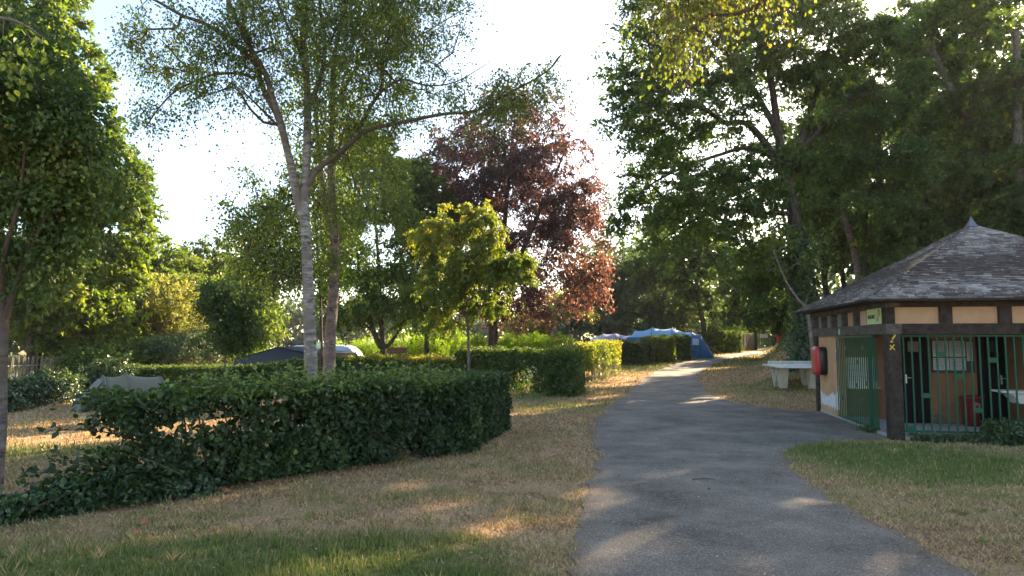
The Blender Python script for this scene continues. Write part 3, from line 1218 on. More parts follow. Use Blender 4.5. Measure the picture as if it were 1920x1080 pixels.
# ------------------------------------------------------------------ tents
def cloth(name, c, trans=.25, rough=.6):
    m, n, b = mat_base(name)
    N, L = n.nodes, n.links
    tc = N.new('ShaderNodeTexCoord')
    wv = N.new('ShaderNodeTexNoise')
    wv.inputs['Scale'].default_value = 3.5
    wv.inputs['Detail'].default_value = 5
    L.new(tc.outputs['Object'], wv.inputs['Vector'])
    cr = N.new('ShaderNodeValToRGB')
    cr.color_ramp.elements[0].color = tuple(x * .85 for x in c) + (1,)
    cr.color_ramp.elements[1].color = tuple(min(1, x * 1.12) for x in c) + (1,)
    L.new(wv.outputs[0], cr.inputs[0])
    L.new(cr.outputs[0], b.inputs['Base Color'])
    b.inputs['Roughness'].default_value = rough
    tr = N.new('ShaderNodeBsdfTranslucent')
    L.new(cr.outputs[0], tr.inputs[0])
    ms = N.new('ShaderNodeMixShader')
    ms.inputs[0].default_value = trans
    L.new(b.outputs[0], ms.inputs[1])
    L.new(tr.outputs[0], ms.inputs[2])
    L.new(ms.outputs[0], N['Material Output'].inputs['Surface'])
    bp = N.new('ShaderNodeBump')
    bp.inputs['Strength'].default_value = .35
    bp.inputs['Distance'].default_value = .05
    L.new(wv.outputs[0], bp.inputs['Height'])
    L.new(bp.outputs[0], b.inputs['Normal'])
    return m


def hoop(t, w, h, n=18, p_=.8):
    out = []
    for k in range(n + 1):
        a = math.pi * k / n
        c, s_ = math.cos(a), math.sin(a)
        out.append((t, w / 2 * math.copysign(abs(c) ** p_, c), h * abs(s_) ** p_))
    return out


def tunnel(parent, secs, mat, name='flysheet', sag=.07, n=18, polemat=None, p_=.8, polesat=None):
    """secs: (along, width, height[, mat index])"""
    rings, sub = [], 4
    for i in range(len(secs) - 1):
        a, b = secs[i], secs[i + 1]
        for k in range(sub):
            f = k / sub
            s_ = 1 - sag * 4 * f * (1 - f)
            rings.append(hoop(a[0] + (b[0] - a[0]) * f, (a[1] + (b[1] - a[1]) * f) * s_, (a[2] + (b[2] - a[2]) * f) * s_, n, p_))
    rings.append(hoop(*secs[-1], n, p_))
    g = MB()
    k = n + 1
    pts = sum(rings, [])
    fs = [[i * k + j, i * k + j + 1, (i + 1) * k + j + 1, (i + 1) * k + j] for i in range(len(rings) - 1) for j in range(n)]
    g.poly(pts, fs, True)
    o_ = g.build(name, mat, parent)
    if polemat is not None:
        for s_ in (polesat if polesat is not None else secs[1:-1]):
            pm = MB()
            pm.tube([(x, y * 1.012, z * 1.012 + .004) for x, y, z in hoop(*s_, n, p_)], .022, n=5)
            pm.build('pole', polemat, parent)
    return o_


def endcap(parent, sec, mat, name, n=18, p_=.8, off=0.0):
    g = MB()
    h_ = hoop(sec[0] + off, sec[1], sec[2], n, p_)
    g.poly(h_, [list(range(len(h_)))])
    return g.build(name, mat, parent)


def pegline(parent, a, b, mat):
    MB().tube([a, b], .006, n=4).build('guy_line', mat, parent)


M['olive'] = cloth('olive_tent_cloth', (.155, .145, .092), .12)
M['olivedark'] = cloth('grey_green_tent_panel', (.13, .125, .11), .05)
M['mesh'] = cloth('dark_tent_mesh', (.045, .045, .043), .2)
M['pole'] = simple('dark_pole', (.03, .035, .06), rough=.4, bump=0)
M['line'] = simple('guy_cord', (.5, .46, .34), bump=0)
a = G(140, 770)
tg = thing('olive_tent', 'olive green tunnel tent with dark door panel behind the left end of the hedge', 'tent', (a[0], a[1], a[2]), R(38))
secs = [(0, 1.5, .34), (.8, 2.1, 1.15), (1.5, 2.1, 1.2), (2.6, 2.0, 1.08), (3.4, 1.3, .35)]
tunnel(tg, secs, M['olive'], sag=.05, polemat=M['olivedark'], polesat=secs[1:4])
g = MB()
g.poly([(-.02, .72, .02), (-.02, -.72, .02), (.72, -1.0, .06), (.70, -.62, .98), (.70, .3, 1.08), (.70, .9, .65), (.1, .75, .3)], [[0, 1, 6], [1, 3, 4, 6], [4, 5, 6]])
g.build('door_panel', M['olivedark'], tg)
g = MB()
g.poly([(.05, -.82, .05), (.62, -1.12, .05), (.70, -.86, .86), (.42, -.80, .62)], [[0, 1, 2, 3]])
g.build('mesh_window', M['mesh'], tg)
for e1, e2 in (((.75, -.9, .9), (-.5, -1.5, 0)), ((.3, 0, .7), (-1.2, .2, 0)), ((.75, .9, .9), (.2, 1.9, 0)), ((2.7, -.8, .8), (3, -1.8, 0))):
    pegline(tg, e1, e2, M['line'])

M['tblue'] = cloth('mid_blue_tent_cloth', (.03, .17, .38), .2)
M['tsky'] = cloth('pale_blue_tent_roof', (.34, .62, .86), .35)
M['twin'] = cloth('white_tent_window', (.6, .68, .66), .3)
M['tlav'] = cloth('lavender_tent_cloth', (.42, .38, .58), .35)
M['tpale'] = cloth('pale_grey_blue_tent_cloth', (.50, .62, .70), .4)
# big blue family tent: long awning roof running back-left from the dark blue sleeping end
q0 = P(1312, 664, 49)
gz = float(height(q0[0], q0[1]))
tb = thing('blue_family_tent', 'large blue tunnel tent with pale blue roof between the hedges beside the road', 'tent', (q0[0], q0[1], gz), R(164))
secs = [(-1.1, 1.6, .25), (-.1, 3.0, 1.85), (.6, 3.1, 2.0), (2.2, 3.3, 2.35), (3.9, 3.4, 2.4), (5.4, 3.2, 2.15), (5.9, 3.0, 1.7)]
secs = [(x * .84, w, h * .90) for x, w, h in secs]
tunnel(tb, secs[:3], M['tblue'], 'sleeping_end', sag=.04, polemat=M['pole'], polesat=[secs[1]])
tunnel(tb, secs[2:], M['tsky'], 'roof_cloth', sag=.06, polemat=M['tblue'], polesat=secs[2:5], p_=.7)
endcap(tb, secs[-1], M['tblue'], 'end_panel', p_=.7, off=-.02)
# dark blue side skirt below the pale roof
for sgn in (1, -1):
    g = MB()
    g.grid(lambda a_, t_: (secs[2][0] + (secs[-1][0] - secs[2][0]) * a_, sgn * (1.73 + .03 * math.sin(a_ * 30)), 1.45 * t_), 12, 2)
    g.build('side_skirt', M['tblue'], tb)
for k in range(4):
    yy = -.9 + .6 * k
    MB().tube([(-.12, yy * .4 + .1, 1.25), (-.82, yy * .8, .3)], .012, n=4).build('seam', M['tsky'], tb)
g = MB()
g.poly([(.02, 1.53, .9), (.45, 1.56, .9), (.45, 1.33, 1.36), (.05, 1.25, 1.3)], [[0, 1, 2, 3]])
g.build('window_panel', M['twin'], tb)
pegline(tb, (-.5, .8, .9), (-1.9, 1.3, 0), M['line'])
pegline(tb, (-.5, -.6, .9), (-2.0, -.9, 0), M['line'])
# lavender tent
q0 = P(1188, 664, 51)
gz = float(height(q0[0], q0[1]))
tv_ = thing('lavender_tent', 'pale grey and lavender tunnel tent with dark hoops behind the dark hedge', 'tent', (q0[0], q0[1] + .0, gz), R(172))
secs = [(-.6, 2.8, 1.2), (.3, 3.2, 1.55), (1.3, 3.3, 1.75), (2.2, 3.2, 1.7), (3.0, 2.8, 1.45), (3.6, 1.5, .4)]
secs = [(x, w, h * .98) for x, w, h in secs]
tunnel(tv_, secs[:4], M['tlav'], 'flysheet', sag=.04, polemat=M['pole'], polesat=secs[:4])
tunnel(tv_, secs[3:], M['tpale'], 'porch', sag=.03, polemat=M['pole'], polesat=[secs[4]])
# small white tent top behind hedge
q0 = P(1005, 668, 31)
tw = thing('white_tent', 'low white tent of which only the top shows over the dark hedge', 'tent', (q0[0], q0[1], float(height(q0[0], q0[1]))), 0)
zt = P(1005, 654, 31)[2] - float(height(q0[0], q0[1]))
tunnel(tw, [(-.75, 1.0, .5), (-.42, 1.4, zt - .05), (.3, 1.5, zt), (.75, 1.0, .6)], simple('cream_canvas', (.72, .66, .55), bump=.05), sag=.02)

# caravan with awning, left of centre
M['carwhite'] = simple('blue_white_shell', (.55, .62, .70), rough=.25, var=.03, scale=3, bump=0, spec=.6)
M['awning'] = cloth('charcoal_awning_cloth', (.055, .06, .075), .06)
M['carwin'] = simple('caravan_window', (.03, .04, .05), rough=.08, bump=0, spec=.7)
Yc = 36.0
q0 = P(606, 690, Yc)
gz = float(height(q0[0], q0[1]))
cv = thing('caravan', 'white blue caravan with rounded roof standing behind the hedge and birches', 'caravan', (q0[0], q0[1], gz), R(4))
topz = P(606, 647, Yc)[2] - gz
ct = MB()
prof = []
for k in range(22):
    t = k / 21
    x = -2.0 + 4.0 * t
    z = topz * (1 - .04 * abs(2 * t - 1) ** 2 - .30 * max(0, abs(2 * t - 1) - .62) ** 2 / .1444)
    prof.append((x, z))
for i in range(21):
    (x0, z0_), (x1, z1_) = prof[i], prof[i + 1]
    ct.poly([(x0, -1.1, .4), (x1, -1.1, .4), (x1, -1.1, z1_ - .1), (x0, -1.1, z0_ - .1), (x1, -.98, z1_), (x0, -.98, z0_), (x1, .98, z1_), (x0, .98, z0_), (x1, 1.1, z1_ - .1), (x0, 1.1, z0_ - .1), (x1, 1.1, .4), (x0, 1.1, .4)],
            [[0, 1, 2, 3], [3, 2, 4, 5], [5, 4, 6, 7], [7, 6, 8, 9], [9, 8, 10, 11]], True)
for sx, i in ((-1, 0), (1, 21)):
    x, z = prof[i]
    ct.poly([(x, -1.1, .4), (x, 1.1, .4), (x, 1.1, z - .1), (x, .98, z), (x, -.98, z), (x, -1.1, z - .1)], [[0, 1, 2, 3, 4, 5][::-1 if sx < 0 else 1]])
ct.build('body_shell', M['carwhite'], cv)
MB().box((.85, -1.105, topz * .62), (1.3, .02, .35)).build('window', M['carwin'], cv)
MB().box((-.7, -1.105, topz * .62), (.7, .02, .35)).build('window', M['carwin'], cv)
for y in (-.95, .95):
    MB().tube([(0, y - .08, .3), (0, y + .08, .3)], .3, n=20).build('wheel', M['blackpl'], cv)
MB().tube([(.1 + .06 * 0, -1.112, .5), (.75, -1.112, topz - .2), (.35, -1.0, topz + .01)], .018, n=5).build('awning_rail', M['pole'], cv)
MB().box((.3, 0, topz + .02), (.5, .5, .06), bev=.05).build('roof_vent', M['tpale'], cv)
aw_ = thing('caravan_awning', 'charcoal grey pitched awning with thin dark edge left of the caravan', 'awning', (0, 0, 0), 0)
A1, A2, A3 = P(439, 672, 33.8), P(521, 650.5, 33.2), P(596, 664, 32.8)
gA = float(height(A2[0], A2[1]))
bk = np.array([1.6, 2.6, .05])
g = MB()


def sagl(a, b, n=8, s_=.04):
    return [a + (b - a) * k / n - np.array([0, 0, s_ * 4 * (k / n) * (1 - k / n)]) for k in range(n + 1)]


top = sagl(A1, A2) + sagl(A2, A3)[1:]
pts = [tuple(p) for p in top] + [(p[0], p[1], gA) for p in top] + [tuple(p + bk + np.array([0, 0, -.0])) for p in top]
n1_ = len(top)
g.poly(pts, [[i, i + 1, n1_ + i + 1, n1_ + i][::-1] for i in range(n1_ - 1)] + [[i, i + 1, 2 * n1_ + i + 1, 2 * n1_ + i] for i in range(n1_ - 1)], True)
g.build('awning_cloth', M['awning'], aw_)
MB().tube(top, .025, n=5).build('edge_piping', M['blackpl'], aw_)
g = MB()
l0 = np.array([A1[0] + .2, A1[1] - .06, 0])
for k in range(6):
    x = A1[0] + .5 + k * .62
    g.box((x, A1[1] - .1 - .02 * k, gA + 1.02), (.5, .02, .22))
g.build('window_strip', M['tpale'], aw_)

# ------------------------------------------------------------------ service bollard
p = G(1262, 674)
sb = thing('service_bollard', 'slim grey electric hook-up post with dark sockets in front of the hedge gap', 'bollard', tuple(p), R(-8))
sc_ = .0
MB().box((0, 0, .04), (.42, .4, .14), bev=.03).build('footing', M['concrete'], sb)
MB().box((0, 0, .48), (.22, .16, .78), bev=.02).build('post', simple('grey_post', (.42, .44, .42), rough=.6, bump=.05), sb)
MB().box((0, 0, .89), (.27, .22, .05), bev=.02).build('cap', simple('pale_post_cap', (.55, .57, .55), bump=.02), sb)
for x, z in ((-.045, .78), (.045, .78), (-.045, .66), (.045, .66)):
    MB().box((x, -.085, z), (.065, .02, .08)).build('socket', M['blackpl'], sb)
p = G(1213, 679)
sb2 = thing('marker_post', 'very low white capped marker stub at the end of the dark hedge', 'post', tuple(p), 0)
MB().tube([(0, 0, -.05), (0, 0, .18)], .03, n=8).build('stub', M['blackpl'], sb2)
MB().lathe((0, 0, .18), [(0, .06), (.09, .05), (.11, 0), (.05, -.02)], n=12).build('cap', M['white'], sb2)

# wooden bench behind hedge
p = P(745, 657, 34)
gz = float(height(p[0], p[1]))
wb_ = thing('wooden_crate', 'brown slatted wooden box beside the forked tree trunks', 'crate', (p[0], p[1], gz), 0)
hz = P(745, 651, 34)[2] - gz
for k in range(5):
    MB().box((0, -.25, hz - .06 - k * .13), (1.0, .03, .11)).build('slat', simple('red_brown_wood', (.20, .10, .06), bump=.1), wb_)
MB().box((0, 0, hz / 2), (.96, .44, hz - .04)).build('box_body', simple('dark_red_wood', (.10, .05, .035), bump=.1), wb_)

# ------------------------------------------------------------------ gate, fences, red bin at the far end of the road
M['fgreen'] = simple('dark_green_steel', (.03, .09, .06), rough=.5, bump=0)
M['chest'] = simple('grey_chestnut_paling', (.12, .105, .085), rough=.9, var=.2, scale=5, bump=.1)


def pickets(parent, a, b, zb, zt, sp, w, mat, jitter=.0, name='picket', tip=False):
    a, b = np.array(a, float), np.array(b, float)
    L_ = np.linalg.norm((b - a)[:2])
    n_ = int(L_ / sp)
    g = MB()
    g.box((0, 0, .5), (w, w * .6, 1.0))
    if tip:
        g.poly([(-w / 2, -w * .3, 1.0), (w / 2, -w * .3, 1.0), (w / 2, w * .3, 1.0), (-w / 2, w * .3, 1.0), (0, 0, 1.06)], [[0, 1, 4], [1, 2, 4], [2, 3, 4], [3, 0, 4]])
    first = None
    ang = math.atan2(b[1] - a[1], b[0] - a[0])
    for i in range(n_ + 1):
        t = i / max(n_, 1)
        p_ = a + (b - a) * t
        gz_ = float(height(p_[0], p_[1]))
        if first is None:
            ob_ = g.build(name, mat, parent)
            first = ob_
        else:
            ob_ = first.copy()
            COL.objects.link(ob_)
            ob_.parent = parent
        ob_.location = (p_[0], p_[1], gz_ + zb)
        ob_.scale = (1, 1, zt - zb + rng.uniform(-jitter, jitter))
        ob_.rotation_euler = (rng.uniform(-jitter, jitter) * .6, rng.uniform(-jitter, jitter) * .8, ang)


ga, gb = P(1417, 657, 64), P(1452, 657, 64.5)
ga[2], gb[2] = float(height(ga[0], ga[1])), float(height(gb[0], gb[1]))
gate = thing('road_gate', 'dark green barred gate closing the far end of the road', 'gate')
pickets(gate, ga[:2], gb[:2], .08, 1.65, .21, .065, M['fgreen'], name='bar')
for zz in (.14, 1.6):
    MB().tube([(ga[0], ga[1], ga[2] + zz), (gb[0], gb[1], float(height(gb[0], gb[1])) + zz)], .03, n=6).build('rail', M['fgreen'], gate)
for q in (ga, gb):
    MB().box((q[0], q[1], float(height(q[0], q[1])) + .9), (.2, .2, 1.9)).build('gate_post', M['timber'], gate)
gs = thing('gate_sign', 'small blue and white striped notice hanging on the far gate', 'sign', (ga[0] + .75, ga[1] - .12, ga[2] + 1.35), 0)
MB().box((0, 0, 0), (.72, .02, .36)).build('board', M['white'], gs)
for k in range(4):
    MB().box((-.25 + .17 * k, -.013, 0), (.07, .006, .33)).build('stripe', simple('blue_stripe', (.12, .25, .5), bump=0), gs)
fa = P(1383, 657, 60)
fb = P(1414, 657, 63.8)
f1 = thing('brushwood_fence', 'grey brown vertical slat fence between the last hedge and the gate', 'fence')
pickets(f1, fa[:2], fb[:2], 0, 1.55, .13, .11, M['chest'], .03, name='slat')
fc_, fd = np.array([gb[0], gb[1]]), np.array([gb[0] + 5, gb[1] + .5])
f2 = thing('bank_fence', 'dark green bar fence running from the gate into the wooded bank', 'fence')
pickets(f2, fc_ + .2, fd, -.2, 1.6, .2, .04, M['fgreen'], name='bar')
p = P(1463, 646, 53)
gz = float(height(p[0], p[1]))
rb = thing('red_post_bin', 'red litter bin on a post beside the far gate', 'bin', (p[0], p[1], gz), 0)
h0 = max(.3, p[2] - gz)
MB().tube([(0, .2, -.2), (0, .2, h0 + .9)], .04, n=8).build('post', M['fgreen'], rb)
MB().lathe((0, 0, h0), [(0, 0), (.22, 0), (.26, .1), (.27, .68), (.22, .75), (0, .78)], n=16).build('bin_body', M['red'], rb)

# paling fence by the pond
pf = thing('paling_fence', 'grey wooden paling fence above the ivy in front of the pond', 'fence')
PA, PB = P(-60, 748, 30), P(190, 706, 37)
pickets(pf, PA[:2], PB[:2], 0, 1.62, .155, .05, M['chest'], .06, tip=True)
for zz in (.5, 1.25):
    pts = [PA + (PB - PA) * k / 20 for k in range(21)]
    MB().tube([(q[0], q[1] + .03, float(height(q[0], q[1])) + zz) for q in pts], .012, n=4).build('wire', M['metal'], pf)
# moored boat on the far bank
p = P(38, 680, 96)
bo = thing('white_boat', 'small white boat drawn up on the far bank of the pond', 'boat', (p[0], p[1], -.75), R(5))
g = MB()
L2, W2, H2 = 4.2, 1.3, .55
secs_ = []
for k in range(9):
    t = k / 8
    w = W2 / 2 * (1 - abs(2 * t - 1) ** 3 * .75)
    x = -L2 / 2 + L2 * t
    secs_.append([(x, -w, H2), (x, -w * .8, .15), (x, 0, 0), (x, w * .8, .15), (x, w, H2)])
g.poly(sum(secs_, []), [[i * 5 + j, i * 5 + j + 1, (i + 1) * 5 + j + 1, (i + 1) * 5 + j] for i in range(8) for j in range(4)] + [[0, 1, 2, 3, 4], [44, 43, 42, 41, 40]], True)
g.build('hull', M['white'], bo)
MB().box((0, 0, H2), (3.2, .9, .2), bev=.1).build('cover', M['white'], bo)
# label plate on birch is added with the birch

# ------------------------------------------------------------------ foliage builders
TRI = [0]
QF = .62


def leaves(name, pos, axis, nrm, Ln, Wn, tint, mat, parent=None, hexa=False, fold=.18, tri=False, **props):
    N_ = len(pos)
    axis = unit(axis)
    side = unit(np.cross(nrm, axis))
    up = np.cross(axis, side)
    Ln = np.broadcast_to(Ln, N_)[:, None]
    Wn = np.broadcast_to(Wn, N_)[:, None] / 2
    a = axis * Ln
    s = side * Wn
    f = up * Wn * fold * 2
    if hexa:
        co = np.stack([pos, pos + a * .3 + s * .95 + f, pos + a * .68 + s * .8 + f, pos + a, pos + a * .68 - s * .8 + f, pos + a * .3 - s * .95 + f], 1)
        base = np.arange(N_)[:, None] * 6
        fc_ = np.concatenate([base + [0, 1, 2, 3], base + [0, 3, 4, 5]], 0)
        tt_ = np.repeat(tint, 6)
        TRI[0] += 4 * N_
    elif tri:
        co = np.stack([pos - s, pos + s, pos + a], 1)
        fc_ = np.arange(N_ * 3).reshape(-1, 3)
        tt_ = np.repeat(tint, 3)
        TRI[0] += N_
    else:
        co = np.stack([pos, pos + a * .45 + s + f, pos + a, pos + a * .45 - s + f], 1)
        base = np.arange(N_)[:, None] * 4
        fc_ = np.concatenate([base + [0, 1, 2], base + [0, 2, 3]], 0)
        tt_ = np.repeat(tint, 4)
        TRI[0] += 2 * N_
    me = mesh_np(name, co.reshape(-1, 3), fc_, False, {'tint': tt_})
    return add(name, me, mat, parent, kind='stuff', **props)


# leaves cut from crowns along sun rays to shape light patches: (place lit, radius)
SUNDIR = np.array(SV)
GAPS = []
for (u_, v_, r_) in [(1245, 893, .22), (1200, 1005, .20), (1270, 832, .28), (1215, 838, .25), (1520, 925, .3), (1255, 775, .45), (1330, 772, .4), (1205, 790, .35), (1350, 745, .5), (1420, 748, .45), (1480, 741, .4), (1385, 738, .4),
                     (1190, 712, .8), (1240, 690, .9), (1150, 735, .45), (1010, 768, .4), (1075, 760, .4), (980, 775, .35), (40, 812, .5), (90, 805, .6), (150, 800, .6), (120, 822, .5), (60, 790, .5), (195, 815, .4), (640, 1078, .2), (560, 1080, .18), (1010, 940, .2), (900, 1000, .22), (1330, 718, .4), (1225, 700, 1.0), (1170, 722, .6), (1260, 684, .8), (1290, 680, .8), (1130, 745, .4), (20, 800, .6), (180, 790, .7), (110, 788, .8), (240, 820, .5), (300, 800, .6), (380, 790, .6), (1450, 755, .35), (1400, 725, .4), (1300, 758, .3), (1240, 800, .2), (1040, 840, .15)]:
    GAPS.append((G(u_, v_), r_ * 1.35))
for u_, v_, Y_, r_ in [(1130, 655, 32, 1.1), (1110, 665, 30, .8), (1260, 40, 9, .5), (1290, 90, 9, .5), (1400, 5, 9, .5), (1118, 470, 35.5, .9), (700, 667, 29, 1.1), (780, 668, 28.5, 1.1), (655, 668, 29.5, .9),
                       (40, 40, 7, .4), (75, 60, 7, .3), (690, 630, 40, 1.4), (850, 630, 40, 1.2), (1000, 630, 41, 1.2), (880, 440, 23.3, .45), (1300, 630, 50, .7), (1452, 620, 70, 2.5), (560, 60, 13.5, .5), (640, 0, 14, .6), (1520, 500, 27, .5), (1525, 560, 27, .4)]:
    GAPS.append((P(u_, v_, Y_), r_))

for k_ in range(46):
    GAPS.append((P(rng.uniform(1440, 1915), rng.uniform(120, 540), rng.uniform(26, 33)), rng.uniform(.35, .7)))
for u_, v_, Y_, r_ in [(1240, 625, 48, 1.3), (1290, 640, 49, 1.0), (1150, 632, 51, 1.2), (1260, 60, 9, .9), (1330, 20, 9, .9), (1450, 5, 9, .8), (1235, 650, 43, .8), (1385, 30, 9, .8)]:
    GAPS.append((P(u_, v_, Y_), r_))


for k_ in range(70):
    GAPS.append((np.array([*(lambda r_, t_: (r_ * math.sin(t_), r_ * math.cos(t_)))(rng.uniform(5, 24), rng.uniform(-.62, .5)), 0.0]), rng.uniform(.08, .2)))


def sun_gaps(pos, far_only=False):
    keep = np.ones(len(pos), bool)
    flat_ = pos - (pos @ SUNDIR)[:, None] * SUNDIR
    rag = 1 + .55 * noise(flat_, 9.0, 2)
    for c, r in GAPS:
        if far_only and not (c[1] > 27 and .8 < c[2] < 3):
            continue
        d = pos - c
        t = d @ SUNDIR
        q2 = (d * d).sum(1) - t * t
        keep &= ~((t > 3.5) & (q2 < (r * rag * (.6 if far_only else 1)) ** 2))
    return keep


def rand_unit(n_):
    return unit(rng.normal(size=(n_, 3)))


def smooth_path(pts, n_=5):
    pts = [np.array(p, float) for p in pts]
    P_ = [2 * pts[0] - pts[1]] + pts + [2 * pts[-1] - pts[-2]]
    out = []
    for i in range(1, len(P_) - 2):
        for k in range(n_):
            t = k / n_
            p0, p1, p2, p3 = P_[i - 1:i + 3]
            out.append(.5 * ((2 * p1) + (-p0 + p2) * t + (2 * p0 - 5 * p1 + 4 * p2 - p3) * t * t + (-p0 + 3 * p1 - 3 * p2 + p3) * t ** 3))
    out.append(pts[-1])
    return out


class Skel:
    def __init__(s):
        s.p, s.par, s.rmin = [], [], []

    def limb(s, pts, r0, r1, sub=5, root=None):
        pth = smooth_path(pts, sub)
        if root is None and s.p:
            d = np.linalg.norm(np.array(s.p) - pth[0], axis=1)
            root = int(np.argmin(d))
            pth = pth[1:]
        prev = -1 if root is None else root
        for i, q in enumerate(pth):
            s.p.append(q)
            s.par.append(prev)
            s.rmin.append(r0 + (r1 - r0) * (i / max(1, len(pth) - 1)) ** .8)
            prev = len(s.p) - 1

    def grow(s, cl, tip=.012, up=.6, wob=.08, maxlen=3.0, seg=.7):
        """connects every clump to the nearest wood below it, nearest clumps first"""
        cl = np.asarray(cl)
        A = np.array(s.p)
        d0 = np.array([np.min(np.linalg.norm(A - c, axis=1)) for c in cl])
        order = np.argsort(d0)
        buf = np.zeros((len(A) + len(cl) * 8 + 10, 3))
        buf[:len(A)] = A
        m_ = len(A)
        ends = np.zeros(len(cl), int)
        for ci in order:
            c = cl[ci]
            dv = c - buf[:m_]
            dist = np.linalg.norm(dv, axis=1)
            cost = dist + up * np.maximum(0, -dv[:, 2]) + .04 * dist ** 2
            j = int(np.argmin(cost))
            dist_ = dist[j]
            k = int(min(6, max(1, round(dist_ / seg))))
            a = buf[j].copy()
            prev = j
            bend = rng.normal(0, wob, 3) * dist_
            bend[2] += .10 * dist_
            for i in range(1, k + 1):
                t = i / k
                q = a + (c - a) * t + bend * 4 * t * (1 - t)
                buf[m_] = q
                s.p.append(q)
                s.par.append(prev)
                s.rmin.append(0)
                prev = m_
                m_ += 1
            ends[ci] = prev
        return ends

    def mesh(s, name, mat, parent, tip=.014, expo=.46, sides=7, cap=None, rscale=1.0):
        A = np.array(s.p)
        par = np.array(s.par)
        n_ = len(A)
        cnt = np.zeros(n_)
        ch = np.zeros(n_, int)
        for i in range(n_):
            if par[i] >= 0:
                ch[par[i]] += 1
        cnt[ch == 0] = 1
        for i in range(n_ - 1, -1, -1):
            if par[i] >= 0:
                cnt[par[i]] += cnt[i]
        r = tip * np.maximum(cnt, 1) ** expo * rscale
        rm = np.array(s.rmin)
        r = np.where(rm > 0, rm, np.minimum(r, .25))
        for i in range(n_):
            if par[i] >= 0:
                r[i] = min(r[i], r[par[i]] * .98)
        d = np.zeros((n_, 3))
        for i in range(n_):
            d[i] = A[i] - A[par[i]] if par[i] >= 0 else (0, 0, 1)
        d = unit(d)
        # main child = thickest
        main = -np.ones(n_, int)
        for i in range(n_):
            p_ = par[i]
            if p_ >= 0 and (main[p_] < 0 or r[i] > r[main[p_]]):
                main[p_] = i
        # soften direction at joints
        for i in range(n_):
            if main[i] >= 0:
                d[i] = d[i] + d[main[i]]
        d = unit(d)
        ref = np.array([.31, .93, .17])
        ref /= np.linalg.norm(ref)

        def rings(c, dd, rr):
            u_ = unit(np.cross(dd, ref))
            w_ = np.cross(dd, u_)
            an = np.arange(sides) * 2 * math.pi / sides
            return c[:, None, :] + rr[:, None, None] * (np.cos(an)[None, :, None] * u_[:, None, :] + np.sin(an)[None, :, None] * w_[:, None, :])
        R0 = rings(A, d, r)
        side_i = np.array([i for i in range(n_) if par[i] >= 0 and main[par[i]] != i], int)
        main_i = np.array([i for i in range(n_) if par[i] >= 0 and main[par[i]] == i], int)
        vs_ = [R0.reshape(-1, 3)]
        if len(side_i):
            dd = unit(A[side_i] - A[par[side_i]])
            R1 = rings(A[par[side_i]], dd, np.minimum(r[side_i] * 1.25, r[par[side_i]]))
            vs_.append(R1.reshape(-1, 3))
        k = np.arange(sides)
        k2 = (k + 1) % sides

        def faces(a0, b0):
            return np.stack([a0[:, None] + k, a0[:, None] + k2, b0[:, None] + k2, b0[:, None] + k], -1).reshape(-1, 4)
        fs_ = [faces(par[main_i] * sides, main_i * sides)]
        if len(side_i):
            fs_.append(faces(n_ * sides + np.arange(len(side_i)) * sides, side_i * sides))
        fa_ = np.concatenate(fs_)
        TRI[0] += 2 * len(fa_)
        s.r = r
        ra = np.repeat(r, sides)
        if len(side_i):
            ra = np.concatenate([ra, np.repeat(r[side_i], sides)])
        return add(name, mesh_np(name, np.concatenate(vs_), fa_, True, {'rad': ra}), mat, parent)


def clumps_in(ells, n_, shell=.55, gapf=.0, gaps=.0, seed=0, zmin=None):
    """ells: (centre, radii, weight); returns clump centres and outward directions"""
    out, od = [], []
    w = np.array([e_[2] for e_ in ells], float)
    w /= w.sum()
    for (c, rr, _), wi in zip(ells, w):
        k = int(round(n_ * wi))
        while k > 0:
            d = rand_unit(k * 2)
            rad = rng.uniform(0, 1, k * 2) ** (1 / 3.0)
            rad = shell * (1 - (1 - rad) * .55) + (1 - shell) * rad
            q = np.array(c) + d * rad[:, None] * np.array(rr)
            ok = np.ones(len(q), bool)
            if gaps > 0:
                ok &= noise(q, gapf, seed) > (-1 + 2 * gaps) * 0.6
            if zmin is not None:
                ok &= q[:, 2] > zmin
            q, d = q[ok][:k], d[ok][:k]
            out.append(q)
            od.append(d)
            if len(q) == 0:
                break
            k -= len(q)
    return np.concatenate(out), np.concatenate(od)


def spray(cl, od, ntw, nl, ln, droop=.2, flat=.6, jit=.05, out=.5):
    """leaf positions along twigs that leave each clump centre"""
    nC = len(cl)
    d = rand_unit(nC * ntw)
    d[:, 2] *= flat
    d = d + out * np.repeat(od, ntw, 0)
    d = unit(d)
    c = np.repeat(cl, ntw, 0)
    l_ = ln * rng.uniform(.5, 1.25, nC * ntw)
    T_ = rng.uniform(.08, 1, (nC * ntw, nl))
    g_ = droop * rng.uniform(.4, 1.6, nC * ntw)
    pos = c[:, None, :] + d[:, None, :] * (l_[:, None] * T_)[..., None]
    pos[..., 2] -= (g_ * l_)[:, None] * T_ ** 2
    tw_end = c + d * l_[:, None]
    tw_end[:, 2] -= g_ * l_
    tw_mid = c + d * (l_ * .5)[:, None]
    tw_mid[:, 2] -= g_ * l_ * .25
    tang = d[:, None, :] * 1.0 - np.array([0, 0, 1.]) * (2 * g_[:, None] * T_)[..., None]
    pos = pos.reshape(-1, 3) + rng.normal(0, jit, (nC * ntw * nl, 3))
    return pos, unit(tang.reshape(-1, 3)), (c, tw_mid, tw_end)


